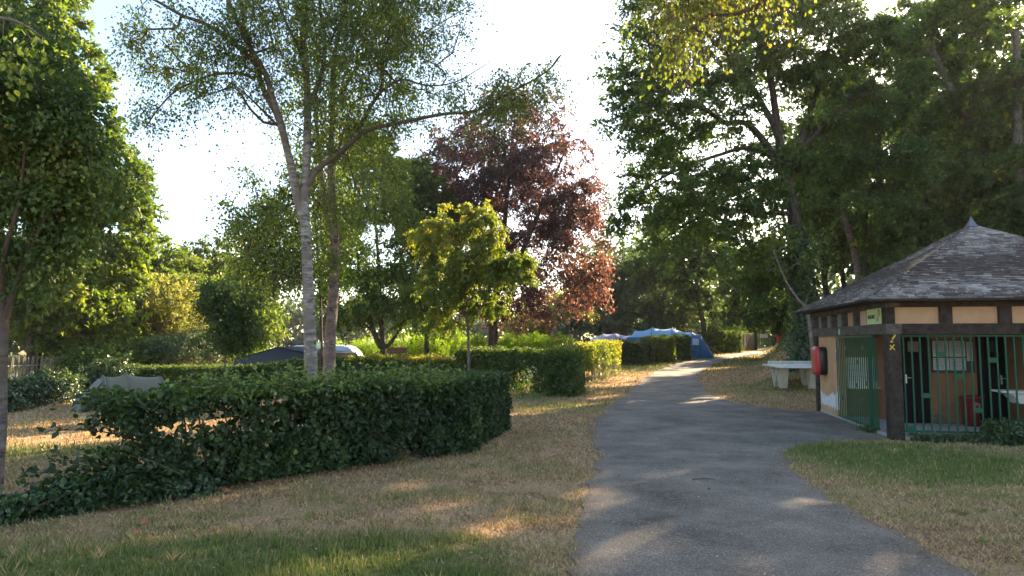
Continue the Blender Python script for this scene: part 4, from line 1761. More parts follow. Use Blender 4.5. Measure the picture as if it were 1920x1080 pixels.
def twig_mesh(name, tw, r, mat, parent):
    a, m_, b = tw
    n_ = len(a)
    vs_, rr = [], (r, r * .7, r * .3)
    for q, r_ in zip((a, m_, b), rr):
        for k in range(3):
            an = k * 2.094
            vs_.append(q + np.array([math.cos(an), math.sin(an), 0]) * r_)
    V_ = np.stack(vs_, 1).reshape(-1, 3)       # n,9,3
    base = np.arange(n_)[:, None] * 9
    f = []
    for lv in (0, 3):
        for k in range(3):
            k2 = (k + 1) % 3
            f.append(base + [lv + k, lv + k2, lv + 3 + k2, lv + 3 + k])
    TRI[0] += n_ * 12
    return add(name, mesh_np(name, V_, np.concatenate(f), True), mat, parent, kind='stuff')


def crown(tree, cl, od, mat, n_leaf, L_, W_, ntw=6, ln=.8, droop=.2, flat=.6, jit=.06, out=.5, upb=.8, tint0=.45, tvar=.22, twigs=None, hexa=False, name='crown', tintf=None, hang=0.0):
    tri = abs(float(tree.location.y)) > 24 and not hexa or tree.name.startswith('woodland')
    if tri:
        n_leaf *= 1.12
        W_ *= 1.12
    else:
        n_leaf, L_, W_ = n_leaf * .72, L_ * 1.1, W_ * 1.1
    nl = max(1, int(n_leaf / (len(cl) * ntw)))
    pos, tan, tw = spray(cl, od, ntw, nl, ln, droop, flat, jit, out)
    n_ = len(pos)
    ax = tan * .7 + rand_unit(n_) * .9
    ax[:, 2] -= .25 + hang
    nr = rand_unit(n_) + np.array([0, 0, upb])
    t_ = tint0 + rng.normal(0, tvar, n_) + .22 * noise(pos, .8, 3)
    t_ = t_ + np.repeat(rng.normal(0, .1, len(cl) * ntw), nl)
    if tintf is not None:
        t_ = t_ + tintf(pos)
    sz = rng.uniform(.65, 1.25, n_)
    kg = sun_gaps(pos + np.array(tree.location), tree.name in ('copper_beech', 'young_maple'))
    leaves(name, pos[kg], ax[kg], nr[kg], L_ * sz[kg], W_ * sz[kg], np.clip(t_, 0, 1)[kg], mat, tree, hexa=hexa, tri=tri)
    if twigs is not None:
        twig_mesh('twigs', tw, twigs[0], twigs[1], tree)


B_ = {}
B_['birch'] = barkmat('birch_bark', (.045, .038, .032), (.40, .37, .33), scale=(2.2, 2.2, 7.0), patch=(.19, .155, .13), bump=.7, limb=(.085, .06, .045))
B_['birch2'] = barkmat('brown_birch_bark', (.05, .035, .03), (.30, .22, .19), scale=(2.6, 2.6, 6.0), patch=(.16, .11, .09), bump=.5)
B_['oak'] = barkmat('oak_bark', (.018, .014, .011), (.095, .075, .06), scale=(7, 7, 1.4), bump=1.0)
B_['grey'] = barkmat('grey_bark', (.04, .034, .028), (.17, .14, .115), scale=(5, 5, 2), bump=.7)
B_['twig'] = simple('twig_bark', (.07, .05, .035), rough=.9, bump=0)
LM = {}
LM['birch'] = leafmat('birch_leaf', (0.0605, 0.1008, 0.0242), (0.1714, 0.2319, 0.0376), .40, c2=(0.5245, 0.4437, 0.0538))
LM['oak'] = leafmat('oak_leaf', (0.0360, 0.0678, 0.0186), (0.1099, 0.1697, 0.0345), .38, c2=(0.2396, 0.2795, 0.0399))
LM['maroon'] = leafmat('copper_leaf', (0.0600, 0.0380, 0.0400), (0.1350, 0.0800, 0.0680), .42, tcol=(1.55, 1.05, .85), c2=(0.2700, 0.1600, 0.1000))
LM['lime'] = leafmat('sunny_leaf', (.058, .092, .020), (.13, .178, .032), .46, tcol=(1.6, 1.75, .6), c2=(.22, .23, .04))
LM['olive'] = leafmat('willow_leaf', (0.1081, 0.1189, 0.0360), (0.2701, 0.2611, 0.0744), .42, c2=(0.4683, 0.3782, 0.1081))
LM['ygreen'] = leafmat('maple_leaf', (0.0625, 0.0922, 0.0179), (0.1785, 0.2157, 0.0317), .42, tcol=(1.7, 1.8, .6), c2=(0.3719, 0.2975, 0.0694))
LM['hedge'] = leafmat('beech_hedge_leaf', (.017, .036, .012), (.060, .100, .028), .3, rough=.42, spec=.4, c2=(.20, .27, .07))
LM['hedge2'] = leafmat('hornbeam_hedge_leaf', (0.0350, 0.0671, 0.0185), (0.1094, 0.1604, 0.0350), .35, c2=(0.3353, 0.2770, 0.0583))
LM['fol'] = leafmat('wood_leaf', (0.0350, 0.0660, 0.0181), (0.1126, 0.1592, 0.0311), .42, c2=(0.2913, 0.2913, 0.0388))
LM['conifer'] = leafmat('conifer_needles', (0.0377, 0.0657, 0.0345), (0.1057, 0.1527, 0.0705), .2, c2=(0.2113, 0.2113, 0.0783))
LM['laurel'] = leafmat('laurel_leaf', (0.0869, 0.1429, 0.0149), (0.2111, 0.3105, 0.0248), .5, tcol=(1.8, 1.9, .4), c2=(0.3726, 0.3726, 0.0414))
LM['ivy'] = leafmat('ivy_leaf', (0.0219, 0.0470, 0.0188), (0.0658, 0.1096, 0.0376), .18, rough=.34, spec=.5, c2=(0.1723, 0.2036, 0.0522))
LM['yellow'] = leafmat('yellow_birch_leaf', (.075, .105, .022), (.17, .20, .040), .46, tcol=(1.4, 1.5, .5), c2=(.28, .22, .06))


def E(u, v, ru, rv, Y, dy=None, w=None):
    c = P(u, v, Y)
    rx, rz = ru * Y / F, rv * Y / F
    dy = dy if dy is not None else rx
    return (c, (rx, dy, rz), w if w is not None else (rx * rz) ** .9 * dy ** .4)


def tree(name, label, base, trunks, ells, nc, nleaf, LW, lm, bark, group=None, shell=.55, gapf=.5, gaps=0.0, seed=0, sides=8, tip=.013, up=.6, zmin=None, rscale=1.0, expo=.46, **kw):
    """trunks: list of (points, r0, r1)"""
    t = thing(name, label, 'tree', tuple(base), 0, group)
    inv = np.array(base)
    sk = Skel()
    for pts, r0, r1 in trunks:
        sk.limb([np.array(p) - inv for p in pts], r0, r1)
    cl, od = clumps_in([(np.array(c) - inv, rr, w) for c, rr, w in ells], nc, shell, gapf, gaps, seed, None if zmin is None else zmin - inv[2])
    sk.grow(cl, up=up)
    sk.mesh('trunk', bark, t, tip=tip, sides=sides, rscale=rscale, expo=expo)
    crown(t, cl, od, lm, nleaf, LW[0], LW[1], **kw)
    return t, sk, cl


def hedge(name, label, path, width, hgt, nleaf, L_, mat, tint0=.35, shoots=0, shoot_h=.3, top_t=.2, bump=.07, cat='hedge', group=None, keep=None, zfn=None, taper=.0, hexa=False, depth=.10, side_t=None, shoot_from=0.0, core=True, upb=.3, seed=0):
    path = [np.array(p, float)[:2] for p in path]
    base = np.array([path[0][0], path[0][1], float(height(*path[0]))])
    t = thing(name, label, cat, tuple(base), 0, group)
    seg = np.array([np.linalg.norm(path[i + 1] - path[i]) for i in range(len(path) - 1)])
    Lt = seg.sum()
    area = np.array([Lt * hgt, Lt * hgt, Lt * width, width * hgt, width * hgt])
    area = np.append(area, area.sum() * .22)      # interior
    face = rng.choice(6, nleaf, p=area / area.sum())
    s = rng.uniform(0, Lt, nleaf)
    w = rng.uniform(-.5, .5, nleaf) * width
    h = rng.uniform(.02, 1, nleaf) * hgt
    dp = rng.exponential(depth, nleaf)
    N3 = np.zeros((nleaf, 3))        # local normal: along, across, up
    m_ = face == 0
    w[m_] = -width / 2 + dp[m_]
    N3[m_, 1] = -1
    m_ = face == 1
    w[m_] = width / 2 - dp[m_]
    N3[m_, 1] = 1
    m_ = face == 2
    h[m_] = hgt - dp[m_]
    N3[m_, 2] = 1
    m_ = face == 3
    s[m_] = dp[m_]
    N3[m_, 0] = -1
    m_ = face == 4
    s[m_] = Lt - dp[m_]
    N3[m_, 0] = 1
    cum = np.concatenate([[0], np.cumsum(seg)])
    k = np.clip(np.searchsorted(cum, s) - 1, 0, len(seg) - 1)
    pa = np.array(path)
    f = ((s - cum[k]) / seg[k])[:, None]
    cen = pa[k] * (1 - f) + pa[k + 1] * f
    dr = unit(pa[k + 1] - pa[k])
    nr2 = np.c_[-dr[:, 1], dr[:, 0]]
    nrm = np.c_[dr * N3[:, :1] + nr2 * N3[:, 1:2], N3[:, 2]]
    pos2 = cen + nr2 * w[:, None] * (1 - taper * (h / hgt))[:, None]
    z = h + height(pos2[:, 0], pos2[:, 1])
    pos = np.c_[pos2, z]
    pos += nrm * (bump * noise(pos, 2.2, 2 + seed) + bump * .5 * noise(pos, 6.5, 5))[:, None]
    if keep is not None:
        kk = keep(s, w, h, pos)
        pos, nrm, s, w, h = pos[kk], nrm[kk], s[kk], w[kk], h[kk]
    n_ = len(pos)
    ax = rand_unit(n_)
    ax[:, 2] -= .45
    ax += nrm * .35
    nn_ = nrm * 1.1 + rand_unit(n_) * .8 + np.array([0, 0, upb])
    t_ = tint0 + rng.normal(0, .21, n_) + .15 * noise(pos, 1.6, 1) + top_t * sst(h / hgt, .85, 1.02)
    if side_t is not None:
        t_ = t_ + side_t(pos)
    sz = rng.uniform(.6, 1.25, n_)
    leaves('foliage', pos - base, ax, nn_, L_ * sz, L_ * .68 * sz, np.clip(t_, 0, 1), mat, t, hexa=hexa)
    # woody stems inside
    g = MB()
    x = .15
    while x < Lt:
        k_ = int(np.clip(np.searchsorted(cum, x) - 1, 0, len(seg) - 1))
        f_ = (x - cum[k_]) / seg[k_]
        c_ = pa[k_] * (1 - f_) + pa[k_ + 1] * f_
        gz_ = float(height(*c_))
        c3 = np.array([c_[0], c_[1], gz_ - .05]) - base
        pts = [c3]
        for q in range(3):
            c3 = c3 + np.array([rng.normal(0, .08), rng.normal(0, .08), hgt * .3])
            pts.append(c3)
        g.tube(pts, [.022, .018, .012, .006], n=4, cap=False)
        for q in (1, 2):
            dd = np.array([rng.normal(0, .25), rng.normal(0, .25), .2])
            g.tube([pts[q], pts[q] + dd * .6, pts[q] + dd], [.009, .007, .004], n=3, cap=False)
        x += rng.uniform(.2, .4)
    g.build('stems', B_['twig'], t, kind='stuff')
    if shoots:
        S_ = rng.uniform(Lt * shoot_from, Lt, shoots)
        Wv = rng.uniform(-.5, .5, shoots) * width
        k = np.clip(np.searchsorted(cum, S_) - 1, 0, len(seg) - 1)
        f = ((S_ - cum[k]) / seg[k])[:, None]
        cen = pa[k] * (1 - f) + pa[k + 1] * f
        dr = unit(pa[k + 1] - pa[k])
        p2 = cen + np.c_[-dr[:, 1], dr[:, 0]] * Wv[:, None]
        z = height(p2[:, 0], p2[:, 1]) + hgt - .05
        b0 = np.c_[p2, z]
        hh = shoot_h * rng.uniform(.2, 1.0, shoots) ** 1.6
        top_ = b0 + np.c_[rng.normal(0, .25, (shoots, 2)) * hh[:, None], hh]
        nl = 9
        T_ = rng.uniform(0, 1.02, (shoots, nl))
        ps = (b0[:, None] + (top_ - b0)[:, None] * T_[..., None]).reshape(-1, 3)
        ax = rand_unit(len(ps))
        ax[:, 2] = ax[:, 2] * .5 + .25
        nn_ = rand_unit(len(ps)) * .6 + [0, 0, .9]
        sz = rng.uniform(.5, 1.0, len(ps))
        leaves('shoots', ps - base, ax, nn_, L_ * sz, L_ * .6 * sz, np.clip(tint0 + top_t + .12 + rng.normal(0, .15, len(ps)), 0, 1), mat, t, hexa=hexa)
        twig_mesh('shoot_stems', (b0 - base, (b0 + top_) / 2 - base, top_ - base), .004, B_['twig'], t)
    return t


# ------------------------------------------------------------------ hedges
h0_, h1_, h2_ = G(236, 950), G(885, 848), G(958, 806)
dirh = unit((h1_ - h0_)[:2])
nh = np.array([-dirh[1], dirh[0]])
WH = .85
pA = h0_[:2] + nh * WH / 2 - dirh * .25
pB = h1_[:2] + nh * WH / 2 - dirh * .1
HOLES = [(G(705, 850)[:2], .18, .34, .22), (G(560, 900)[:2], .8, .22, .12), (G(400, 925)[:2], .86, .5, .12), (G(330, 930)[:2], .8, .3, .1), (G(820, 850)[:2], .75, .2, .09)]
Lh = np.linalg.norm(pB - pA)


def keep_front(s, w, h, pos):
    k = np.ones(len(s), bool)
    r_ = rng.random(len(s))
    # ragged left end: notch at mid height
    edge = .10 + .45 * np.exp(-((h - .62) / .13) ** 2) + .12 * noise(pos, 5., 1)
    k &= s > edge
    # loose, see-through areas in the left half
    nn_ = noise(pos * [1, 1, 1.2], 4.2, 6)
    k &= ~((s < Lh * .62) & (nn_ > .25) & (r_ < .80))
    k &= ~((s < Lh * .30) & (nn_ > -.1) & (r_ < .55))
    for c, z, rr, rz in HOLES:
        sc = (c - pA) @ dirh
        k &= ~((((s - sc) / rr) ** 2 + ((h - z) / rz) ** 2 < 1) & (r_ < .93))
    return k


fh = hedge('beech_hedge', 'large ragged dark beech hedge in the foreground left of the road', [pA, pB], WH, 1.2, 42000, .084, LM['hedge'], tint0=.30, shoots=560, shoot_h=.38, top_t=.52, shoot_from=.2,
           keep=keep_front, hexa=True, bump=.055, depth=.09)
base = np.array(fh.location)
# return leg of the same hedge at its right end
pC = h2_[:2] + np.array([-.42, .1])
segv = unit(pC - pB)
hedge_leg = []
nleg = 15000
s_ = rng.uniform(0, 1, nleg) ** .8
wv = np.where(rng.random(nleg) < .8, .42 - rng.exponential(.07, nleg), rng.uniform(-.42, .42, nleg))
fr = pB - segv * .35
ln_ = np.linalg.norm(pC - fr)
p2 = fr + segv * (s_ * ln_)[:, None] + np.array([segv[1], -segv[0]]) * wv[:, None]
hz_ = rng.uniform(.02, 1.22, nleg)
tp = rng.random(nleg) < .25
hz_[tp] = 1.22 - rng.exponential(.06, tp.sum())
wv2 = rng.uniform(-.42, .42, tp.sum())
p2[tp] = fr + segv * (s_[tp] * ln_)[:, None] + np.array([segv[1], -segv[0]]) * wv2[:, None]
ps = np.c_[p2, hz_ + height(p2[:, 0], p2[:, 1])]
nrm_ = np.array([segv[1], -segv[0], .2])
ps += nrm_ * (.06 * noise(ps, 2.6, 3))[:, None]
ax = rand_unit(nleg)
ax[:, 2] -= .4
sz = rng.uniform(.6, 1.25, nleg)
leaves('foliage', ps - base, ax, nrm_ + rand_unit(nleg) * .8, .084 * sz, .057 * sz, np.clip(.32 + rng.normal(0, .16, nleg) + .25 * sst(ps[:, 2], 1.05, 1.3), 0, 1), LM['hedge'], fh, hexa=True)
# branches that stick out of the ragged left end
g = MB()
posl, axl = [], []
for (u0, v0, u1, v1, n_) in [(300, 800, 172, 762, 90), (300, 790, 190, 742, 80), (300, 830, 190, 785, 60), (280, 830, 88, 806, 16), (320, 900, 150, 868, 80), (330, 905, 95, 860, 85), (330, 920, 48, 885, 95), (330, 930, 40, 905, 70),
                             (300, 935, 90, 922, 60), (340, 890, 200, 850, 70), (310, 860, 235, 838, 50), (300, 940, 120, 945, 60), (280, 770, 150, 745, 45), (330, 915, 120, 880, 80), (330, 880, 170, 905, 80)]:
    a_ = P(u0, v0, 8.25 + rng.uniform(-.2, .4))
    b_ = P(u1, v1, 7.75 + rng.uniform(-.25, .5))
    mid_ = (a_ + b_) / 2 + np.array([0, 0, .06])
    pth = smooth_path([a_, mid_, b_], 5)
    g.tube([q - base for q in pth], [.012 - .0009 * i for i in range(len(pth))], n=4, cap=False)
    t_ = rng.uniform(0, 1, n_) ** .8
    if n_ < 30:
        t_ = rng.choice([.3, .45, .6, .68, .8, .9, 1.0], n_) + rng.normal(0, .01, n_)
    pts = np.array(pth)
    fi = t_ * (len(pth) - 1)
    i0 = np.clip(fi.astype(int), 0, len(pth) - 2)
    q = pts[i0] + (pts[i0 + 1] - pts[i0]) * (fi - i0)[:, None]
    sp_ = .04 if n_ < 30 else .10
    q = q + rng.normal(0, 1, (n_, 3)) * [sp_, sp_ * 1.3, sp_ * .55]
    posl.append(q)
    dd = unit(b_ - a_)
    axl.append(dd * .9 + rand_unit(n_) * .8)
g.build('side_branches', B_['twig'], fh, kind='stuff')
posl, axl = np.concatenate(posl), np.concatenate(axl)
sz = rng.uniform(.6, 1.2, len(posl))
leaves('foliage', posl - base, axl, rand_unit(len(posl)) * .7 + [0, -.3, .8], .085 * sz, .058 * sz, np.clip(.33 + rng.normal(0, .16, len(posl)), 0, 1), LM['hedge'], fh, hexa=True)

# ivy trail at the foot of the hedge
q = [G(-130, 1010)[:2], G(30, 985)[:2], G(200, 955)[:2], G(420, 935)[:2]]
q = [p_ + nh * o_ for p_, o_ in zip(q, (.22, .22, .26, .5))]
iv = hedge('ivy_trail', 'low trail of ivy running left from the foot of the big hedge', q, .62, .24, 6500, .075, LM['ivy'], tint0=.45, cat='ivy', hexa=True, bump=.07, depth=.05, top_t=.1, taper=.4, keep=lambda s, w, h, pos: h < .26 - .16 * np.clip(s / 3.2 - .35, 0, 1))

# low weeds under the hedge and dark litter strip: handled with ground cover further down
# second row hedge
hr2 = [G(205, 726)[:2] + [0, 0], G(560, 716)[:2], P(740, 700, 30)[:2], P(868, 700, 28.5)[:2]]


def sun_tint(pos):  # paints sunlight onto the hedge top as a lighter leaf tint
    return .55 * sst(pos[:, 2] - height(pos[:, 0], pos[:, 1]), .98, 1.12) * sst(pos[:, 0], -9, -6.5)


a0, a1 = P(215, 700, 34)[:2], P(560, 700, 31.5)[:2]
hedge('middle_hedge', 'long clipped dark hedge with sunlit top behind the foreground hedge and birches', [a0, a1, P(740, 690, 29.5)[:2], P(872, 690, 28.2)[:2]], 1.0, 1.18, 34000, .13, LM['hedge2'], tint0=.32, shoots=500, shoot_h=.16, top_t=.25, side_t=sun_tint, bump=.06, depth=.08)
# dark hedge with thin opening, near the road
b0, b1 = P(868, 700, 26.5)[:2], P(1050, 700, 24.3)[:2]


def keep_arch(s, w, h, pos):
    L_ = np.linalg.norm(b1 - b0)
    r_ = rng.random(len(s))
    hole = (((s - L_ * .70) / .42) ** 2 + ((h - .55) / .5) ** 2 < 1)
    return ~(hole & (r_ < .86)) & ~((noise(pos, 5, 2) > .5) & (h < .5) & (r_ < .6))


hedge('arched_hedge', 'dark clipped hedge with a thin see-through patch ending at the road verge', [b0, b1], 1.0, 1.48, 17000, .12, LM['hedge2'], tint0=.30, shoots=260, shoot_h=.22, top_t=.22, keep=keep_arch, bump=.06)
b2_ = P(1058, 700, 22.9)[:2]
hedge('hedge_block', 'squared dark hedge end block standing at the verge nearest the road', [b2_ + [-.1, -.1], b2_ + [.45, 2.6]], .95, 1.5, 12000, .12, LM['hedge2'], tint0=.33, shoots=160, shoot_h=.3, top_t=.3, bump=.06)
c0, c1 = P(1092, 690, 29)[:2], P(1148, 690, 34)[:2]


def keep_low(s, w, h, pos):
    return ~((h < .62) & (rng.random(len(s)) < .88))


hedge('yellowing_hedge', 'thin yellow green hedge with bare stems at its foot beside the verge', [c0, c1], .9, 1.62, 11000, .12, LM['ygreen'], tint0=.55, shoots=120, shoot_h=.2, top_t=.2, keep=keep_low, side_t=lambda p_: .25 * sst(p_[:, 1], 31, 34))
yf = thing('stake_fence', 'row of thin bare stakes below the yellow green hedge', 'fence')
pickets(yf, c0 + [.42, -.2], c1 + [.42, 0], 0, .85, .19, .028, M['chest'], .06, name='stake')
d0, d1 = P(1148, 680, 42)[:2], P(1214, 680, 41)[:2]
hedge('dark_back_hedge', 'dark clipped hedge in shade in front of the lavender tent', [d0, d1], .9, 1.35, 9000, .16, LM['hedge'], tint0=.28, bump=.05)
e0, e1 = P(1212, 680, 42.5)[:2], P(1256, 680, 43.5)[:2]
hedge('bushy_hedge', 'bushy olive green hedge left of the electric post', [e0, e1], .95, 1.62, 8000, .15, LM['ygreen'], tint0=.22, bump=.1)
e0, e1 = P(1268, 675, 45.5)[:2], P(1288, 675, 46)[:2]
hedge('narrow_hedge', 'narrow upright hedge clump against the blue tent', [e0, e1], .8, 1.6, 4500, .14, LM['hedge2'], tint0=.35, bump=.1)
e0, e1 = P(1318, 665, 53)[:2], P(1380, 662, 58)[:2]
hedge('far_hedge', 'tall dark clipped hedge between the blue tent and the slat fence', [e0, e1], 1.0, 1.75, 11000, .17, LM['hedge2'], tint0=.25, bump=.06, shoots=120, shoot_h=.15)
# ivy over paling fence
q0, q1, q2 = G(-40, 778)[:2], G(120, 752)[:2], P(215, 715, 33.0)[:2]
hedge('ivy_hedge', 'rough dark ivy bank covering the foot of the paling fence', [q0 + [0, .5], q1 + [0, .5], q2], 1.1, .95, 17000, .14, LM['ivy'], tint0=.45, cat='ivy', bump=.22, shoots=150, shoot_h=.3, taper=.3)
hedge('ivy_hedge', 'tangled climber heap rising beside the olive tent doorway', [P(188, 715, 31)[:2], P(225, 715, 30)[:2]], 1.3, 1.3, 6000, .13, LM['ivy'], tint0=.5, cat='ivy', bump=.25, shoots=60, shoot_h=.4, taper=.4)
# plants at the foot of the front bars
hedge('nettle_patch', 'dark nettle clump growing at the foot of the front bars', [B2(1.55, -.22), B2(4.2, -.22)], .55, .38, 6500, .075, LM['ivy'], tint0=.22, cat='plants', hexa=True, bump=.10, shoots=90, shoot_h=.14, taper=.4)
hedge('weed_strip', 'thin line of small weeds beside the corner post under the bars', [B2(.32, -.12), B2(1.6, -.14)], .3, .14, 900, .06, LM['ivy'], tint0=.4, cat='plants', hexa=True, bump=.03, shoots=50, shoot_h=.12, taper=.4)
hedge('weed_tuft', 'small leafy weeds under the bottom rail of the side gate', [B2(-.05, .9), B2(-.05, 1.6)], .14, .08, 260, .06, LM['ivy'], tint0=.6, cat='plants', hexa=True, bump=.02)

# ------------------------------------------------------------------ the two big birches
Yb = 14.2
base = G(583, 640)
bx = P(584, 700, Yb)
base = np.array([bx[0], bx[1], float(height(bx[0], bx[1]))])


def PP(lst, Y0, Y1=None):
    n_ = len(lst)
    Y1 = Y0 if Y1 is None else Y1
    return [P(u, v, Y0 + (Y1 - Y0) * i / max(1, n_ - 1)) for i, (u, v) in enumerate(lst)]


def trunkpts(lst, Y, bs):
    return [np.array(bs) - [0, 0, .15], np.array(bs) + [0, 0, .3]] + PP(lst, Y)


tk = [
    (trunkpts([(583, 690), (581, 620), (578, 540), (574, 450), (571, 380), (575, 300), (577, 200), (573, 120), (568, 60), (580, -40), (590, -140)], Yb, base), .175, .045),
    ([P(575, 430, Yb), *PP([(560, 380), (548, 320), (537, 275), (528, 235), (510, 180), (498, 140), (470, 90), (440, 30), (415, -30)], Yb, Yb - 1.0)], .12, .035),
    ([P(535, 265, Yb - .3), *PP([(519, 215), (495, 170), (480, 120), (460, 60), (452, 0), (440, -60)], Yb - .3, Yb + .8)], .075, .03),
    ([P(498, 140, Yb - .5), *PP([(470, 110), (430, 75), (385, 45), (340, 28), (290, 0), (240, -20)], Yb - .6, Yb - 1.6)], .06, .02),
    ([P(480, 150, Yb - .4), *PP([(450, 138), (400, 140), (360, 155), (330, 170), (300, 200), (272, 240)], Yb - .5, Yb - 1.4)], .035, .012),
    ([P(500, 235, Yb - .4), *PP([(470, 205), (440, 165), (400, 175), (345, 190)], Yb - .4, Yb - 1.5)], .03, .01),
    ([P(530, 245, Yb - .2), *PP([(500, 215), (470, 185), (440, 160), (420, 150)], Yb - .2, Yb + .6)], .03, .012),
    ([P(579, 345, Yb), *PP([(595, 318), (625, 295), (650, 275), (680, 250), (715, 237), (770, 226), (830, 214), (885, 209), (925, 190), (962, 170), (1000, 150), (1032, 128), (1052, 103)], Yb, Yb - .8)], .068, .014),
    ([P(655, 272, Yb - .1), *PP([(675, 240), (695, 200), (715, 165), (718, 120), (728, 70), (735, 20), (738, -40)], Yb, Yb + .6)], .055, .02),
    ([P(1032, 128, Yb - .8), *PP([(1050, 104), (1062, 110), (1068, 130)], Yb - .8)], .010, .004),
    ([P(577, 200, Yb), *PP([(600, 150), (610, 80), (600, 10), (615, -50)], Yb, Yb - .8)], .06, .02),
    ([P(573, 130, Yb), *PP([(560, 90), (540, 50), (520, 0), (500, -60)], Yb, Yb + .9)], .05, .02),
    ([P(705, 180, Yb), *PP([(750, 150), (800, 160), (850, 155), (900, 128), (925, 110)], Yb, Yb + .5)], .03, .006),
]
ells = [E(290, 60, 90, 95, Yb - 1.2, 1.0), E(400, 30, 110, 90, Yb - .8, 1.4), E(500, 60, 100, 130, Yb, 1.5), E(340, 175, 95, 55, Yb - 1.0, .9), E(600, -10, 190, 110, Yb, 2.0), E(650, 130, 100, 110, Yb - .2, 1.5),
        E(770, 150, 110, 75, Yb, 1.0), E(800, 20, 95, 80, Yb + .3, 1.0), E(690, 40, 120, 90, Yb, 1.4), E(440, 130, 90, 80, Yb - .3, 1.0), E(960, 172, 80, 34, Yb - .6, .5, 1.0), E(1010, 140, 40, 28, Yb - .7, .3, .3), E(850, 200, 60, 40, Yb - .4, .5, .5), E(760, 215, 50, 35, Yb - .2, .4, .3),
        E(620, 230, 80, 70, Yb + .2, 1.0), E(700, 330, 70, 90, Yb + .6, .8, .6), E(240, 90, 50, 70, Yb - 1.2, .8), E(870, 205, 60, 25, Yb - .5, .4, .2), E(600, -200, 260, 150, Yb, 2.5, 2.5),
        E(500, 470, 70, 100, Yb + .5, .7, .8), E(480, 380, 55, 60, Yb + .4, .6, .5), E(560, 420, 50, 120, Yb + .7, .6, .6), E(280, 210, 40, 30, Yb - 1.3, .4, .16)]
bt, sk, cl = tree('birch_tree', 'tall white barked birch forking above the foreground hedge', base, tk, ells, 860, 74000, (.053, .041), LM['birch'], B_['birch'], tip=.0085, expo=.5, sides=9, shell=.3, gapf=1.1, gaps=.46, up=.35,
                  ntw=6, ln=.55, droop=.9, flat=.8, jit=.05, out=.3, tint0=.42, tvar=.2, twigs=(.0035, B_['twig']), upb=.2, hang=.4)
# small green tag nailed to the birch
pt = P(597, 647, Yb - .22)
tg_ = thing('tree_tag', 'small pale green tag nailed to the white birch trunk', 'sign', tuple(pt), R(30))
MB().box((0, 0, 0), (.09, .012, .13)).build('plate', M['signgreen'], tg_)
MB().box((0, -.008, .01), (.05, .004, .05)).build('white_mark', M['white'], tg_)
Yb2 = 16.2
bx = P(617, 700, Yb2)
base = np.array([bx[0], bx[1], float(height(bx[0], bx[1]))])
tk = [
    (trunkpts([(617, 690), (620, 620), (626, 540), (628, 470), (624, 390), (620, 300), (624, 220), (624, 140), (632, 80), (650, 0), (665, -90)], Yb2, base), .185, .03),
    ([P(628, 465, Yb2), *PP([(612, 400), (600, 300), (592, 200), (596, 120), (590, 40), (575, -60)], Yb2, Yb2 + 1)], .07, .02),
    ([P(624, 200, Yb2), *PP([(655, 150), (690, 90), (720, 40), (750, -20)], Yb2, Yb2 - 1)], .05, .02),
    ([P(690, 95, Yb2 - .5), *PP([(740, 90), (790, 65), (840, 35), (890, 5)], Yb2 - .6, Yb2 - 1)], .03, .01),
    ([P(625, 320, Yb2), *PP([(660, 200), (700, 178), (760, 160), (820, 150)], Yb2, Yb2 + 1)], .03, .01),
]
ells = [E(640, 60, 130, 130, Yb2, 1.8), E(720, 10, 150, 90, Yb2, 1.6), E(690, 190, 110, 90, Yb2 + .6, 1.4), E(650, 330, 75, 110, Yb2 + .5, 1.1), E(640, 450, 60, 90, Yb2 + .5, 1.0), E(590, 180, 70, 130, Yb2 + .5, 1.2), E(690, -150, 250, 130, Yb2, 2.5, 2.0), E(780, 190, 70, 50, Yb2 + .4, .8, .4), E(630, 530, 40, 50, Yb2 + .6, .6, .2)]
tree('birch_tree', 'brown barked birch just right of the white birch trunk', base, tk, ells, 600, 60000, (.058, .045), LM['birch'], B_['birch2'], tip=.009, expo=.5, shell=.3, gapf=1.1, gaps=.44, up=.35,
     ntw=6, ln=.6, droop=.9, flat=.8, jit=.05, out=.3, tint0=.36, tvar=.18, upb=.2, hang=.4)
bx = P(603, 700, 17.4)
base = np.array([bx[0], bx[1], float(height(bx[0], bx[1]))])
tree('birch_tree', 'thin dark young trunk between the two big birches', base, [(trunkpts([(603, 690), (602, 620), (600, 540), (592, 420), (585, 330)], 17.4, base), .07, .02)],
     [E(560, 420, 90, 120, 17.4, 1.2), E(500, 440, 70, 85, 17.2, .8), E(480, 350, 40, 35, 17.2, .5, .1), E(455, 400, 35, 35, 17.2, .5, .12)], 230, 25000, (.075, .055), LM['hedge2'], B_['oak'], tip=.007, shell=.3, gapf=1.1, gaps=.3, up=.3,
     ntw=6, ln=.6, droop=.5, flat=.7, out=.4, tint0=.3, upb=.3, hang=.3)

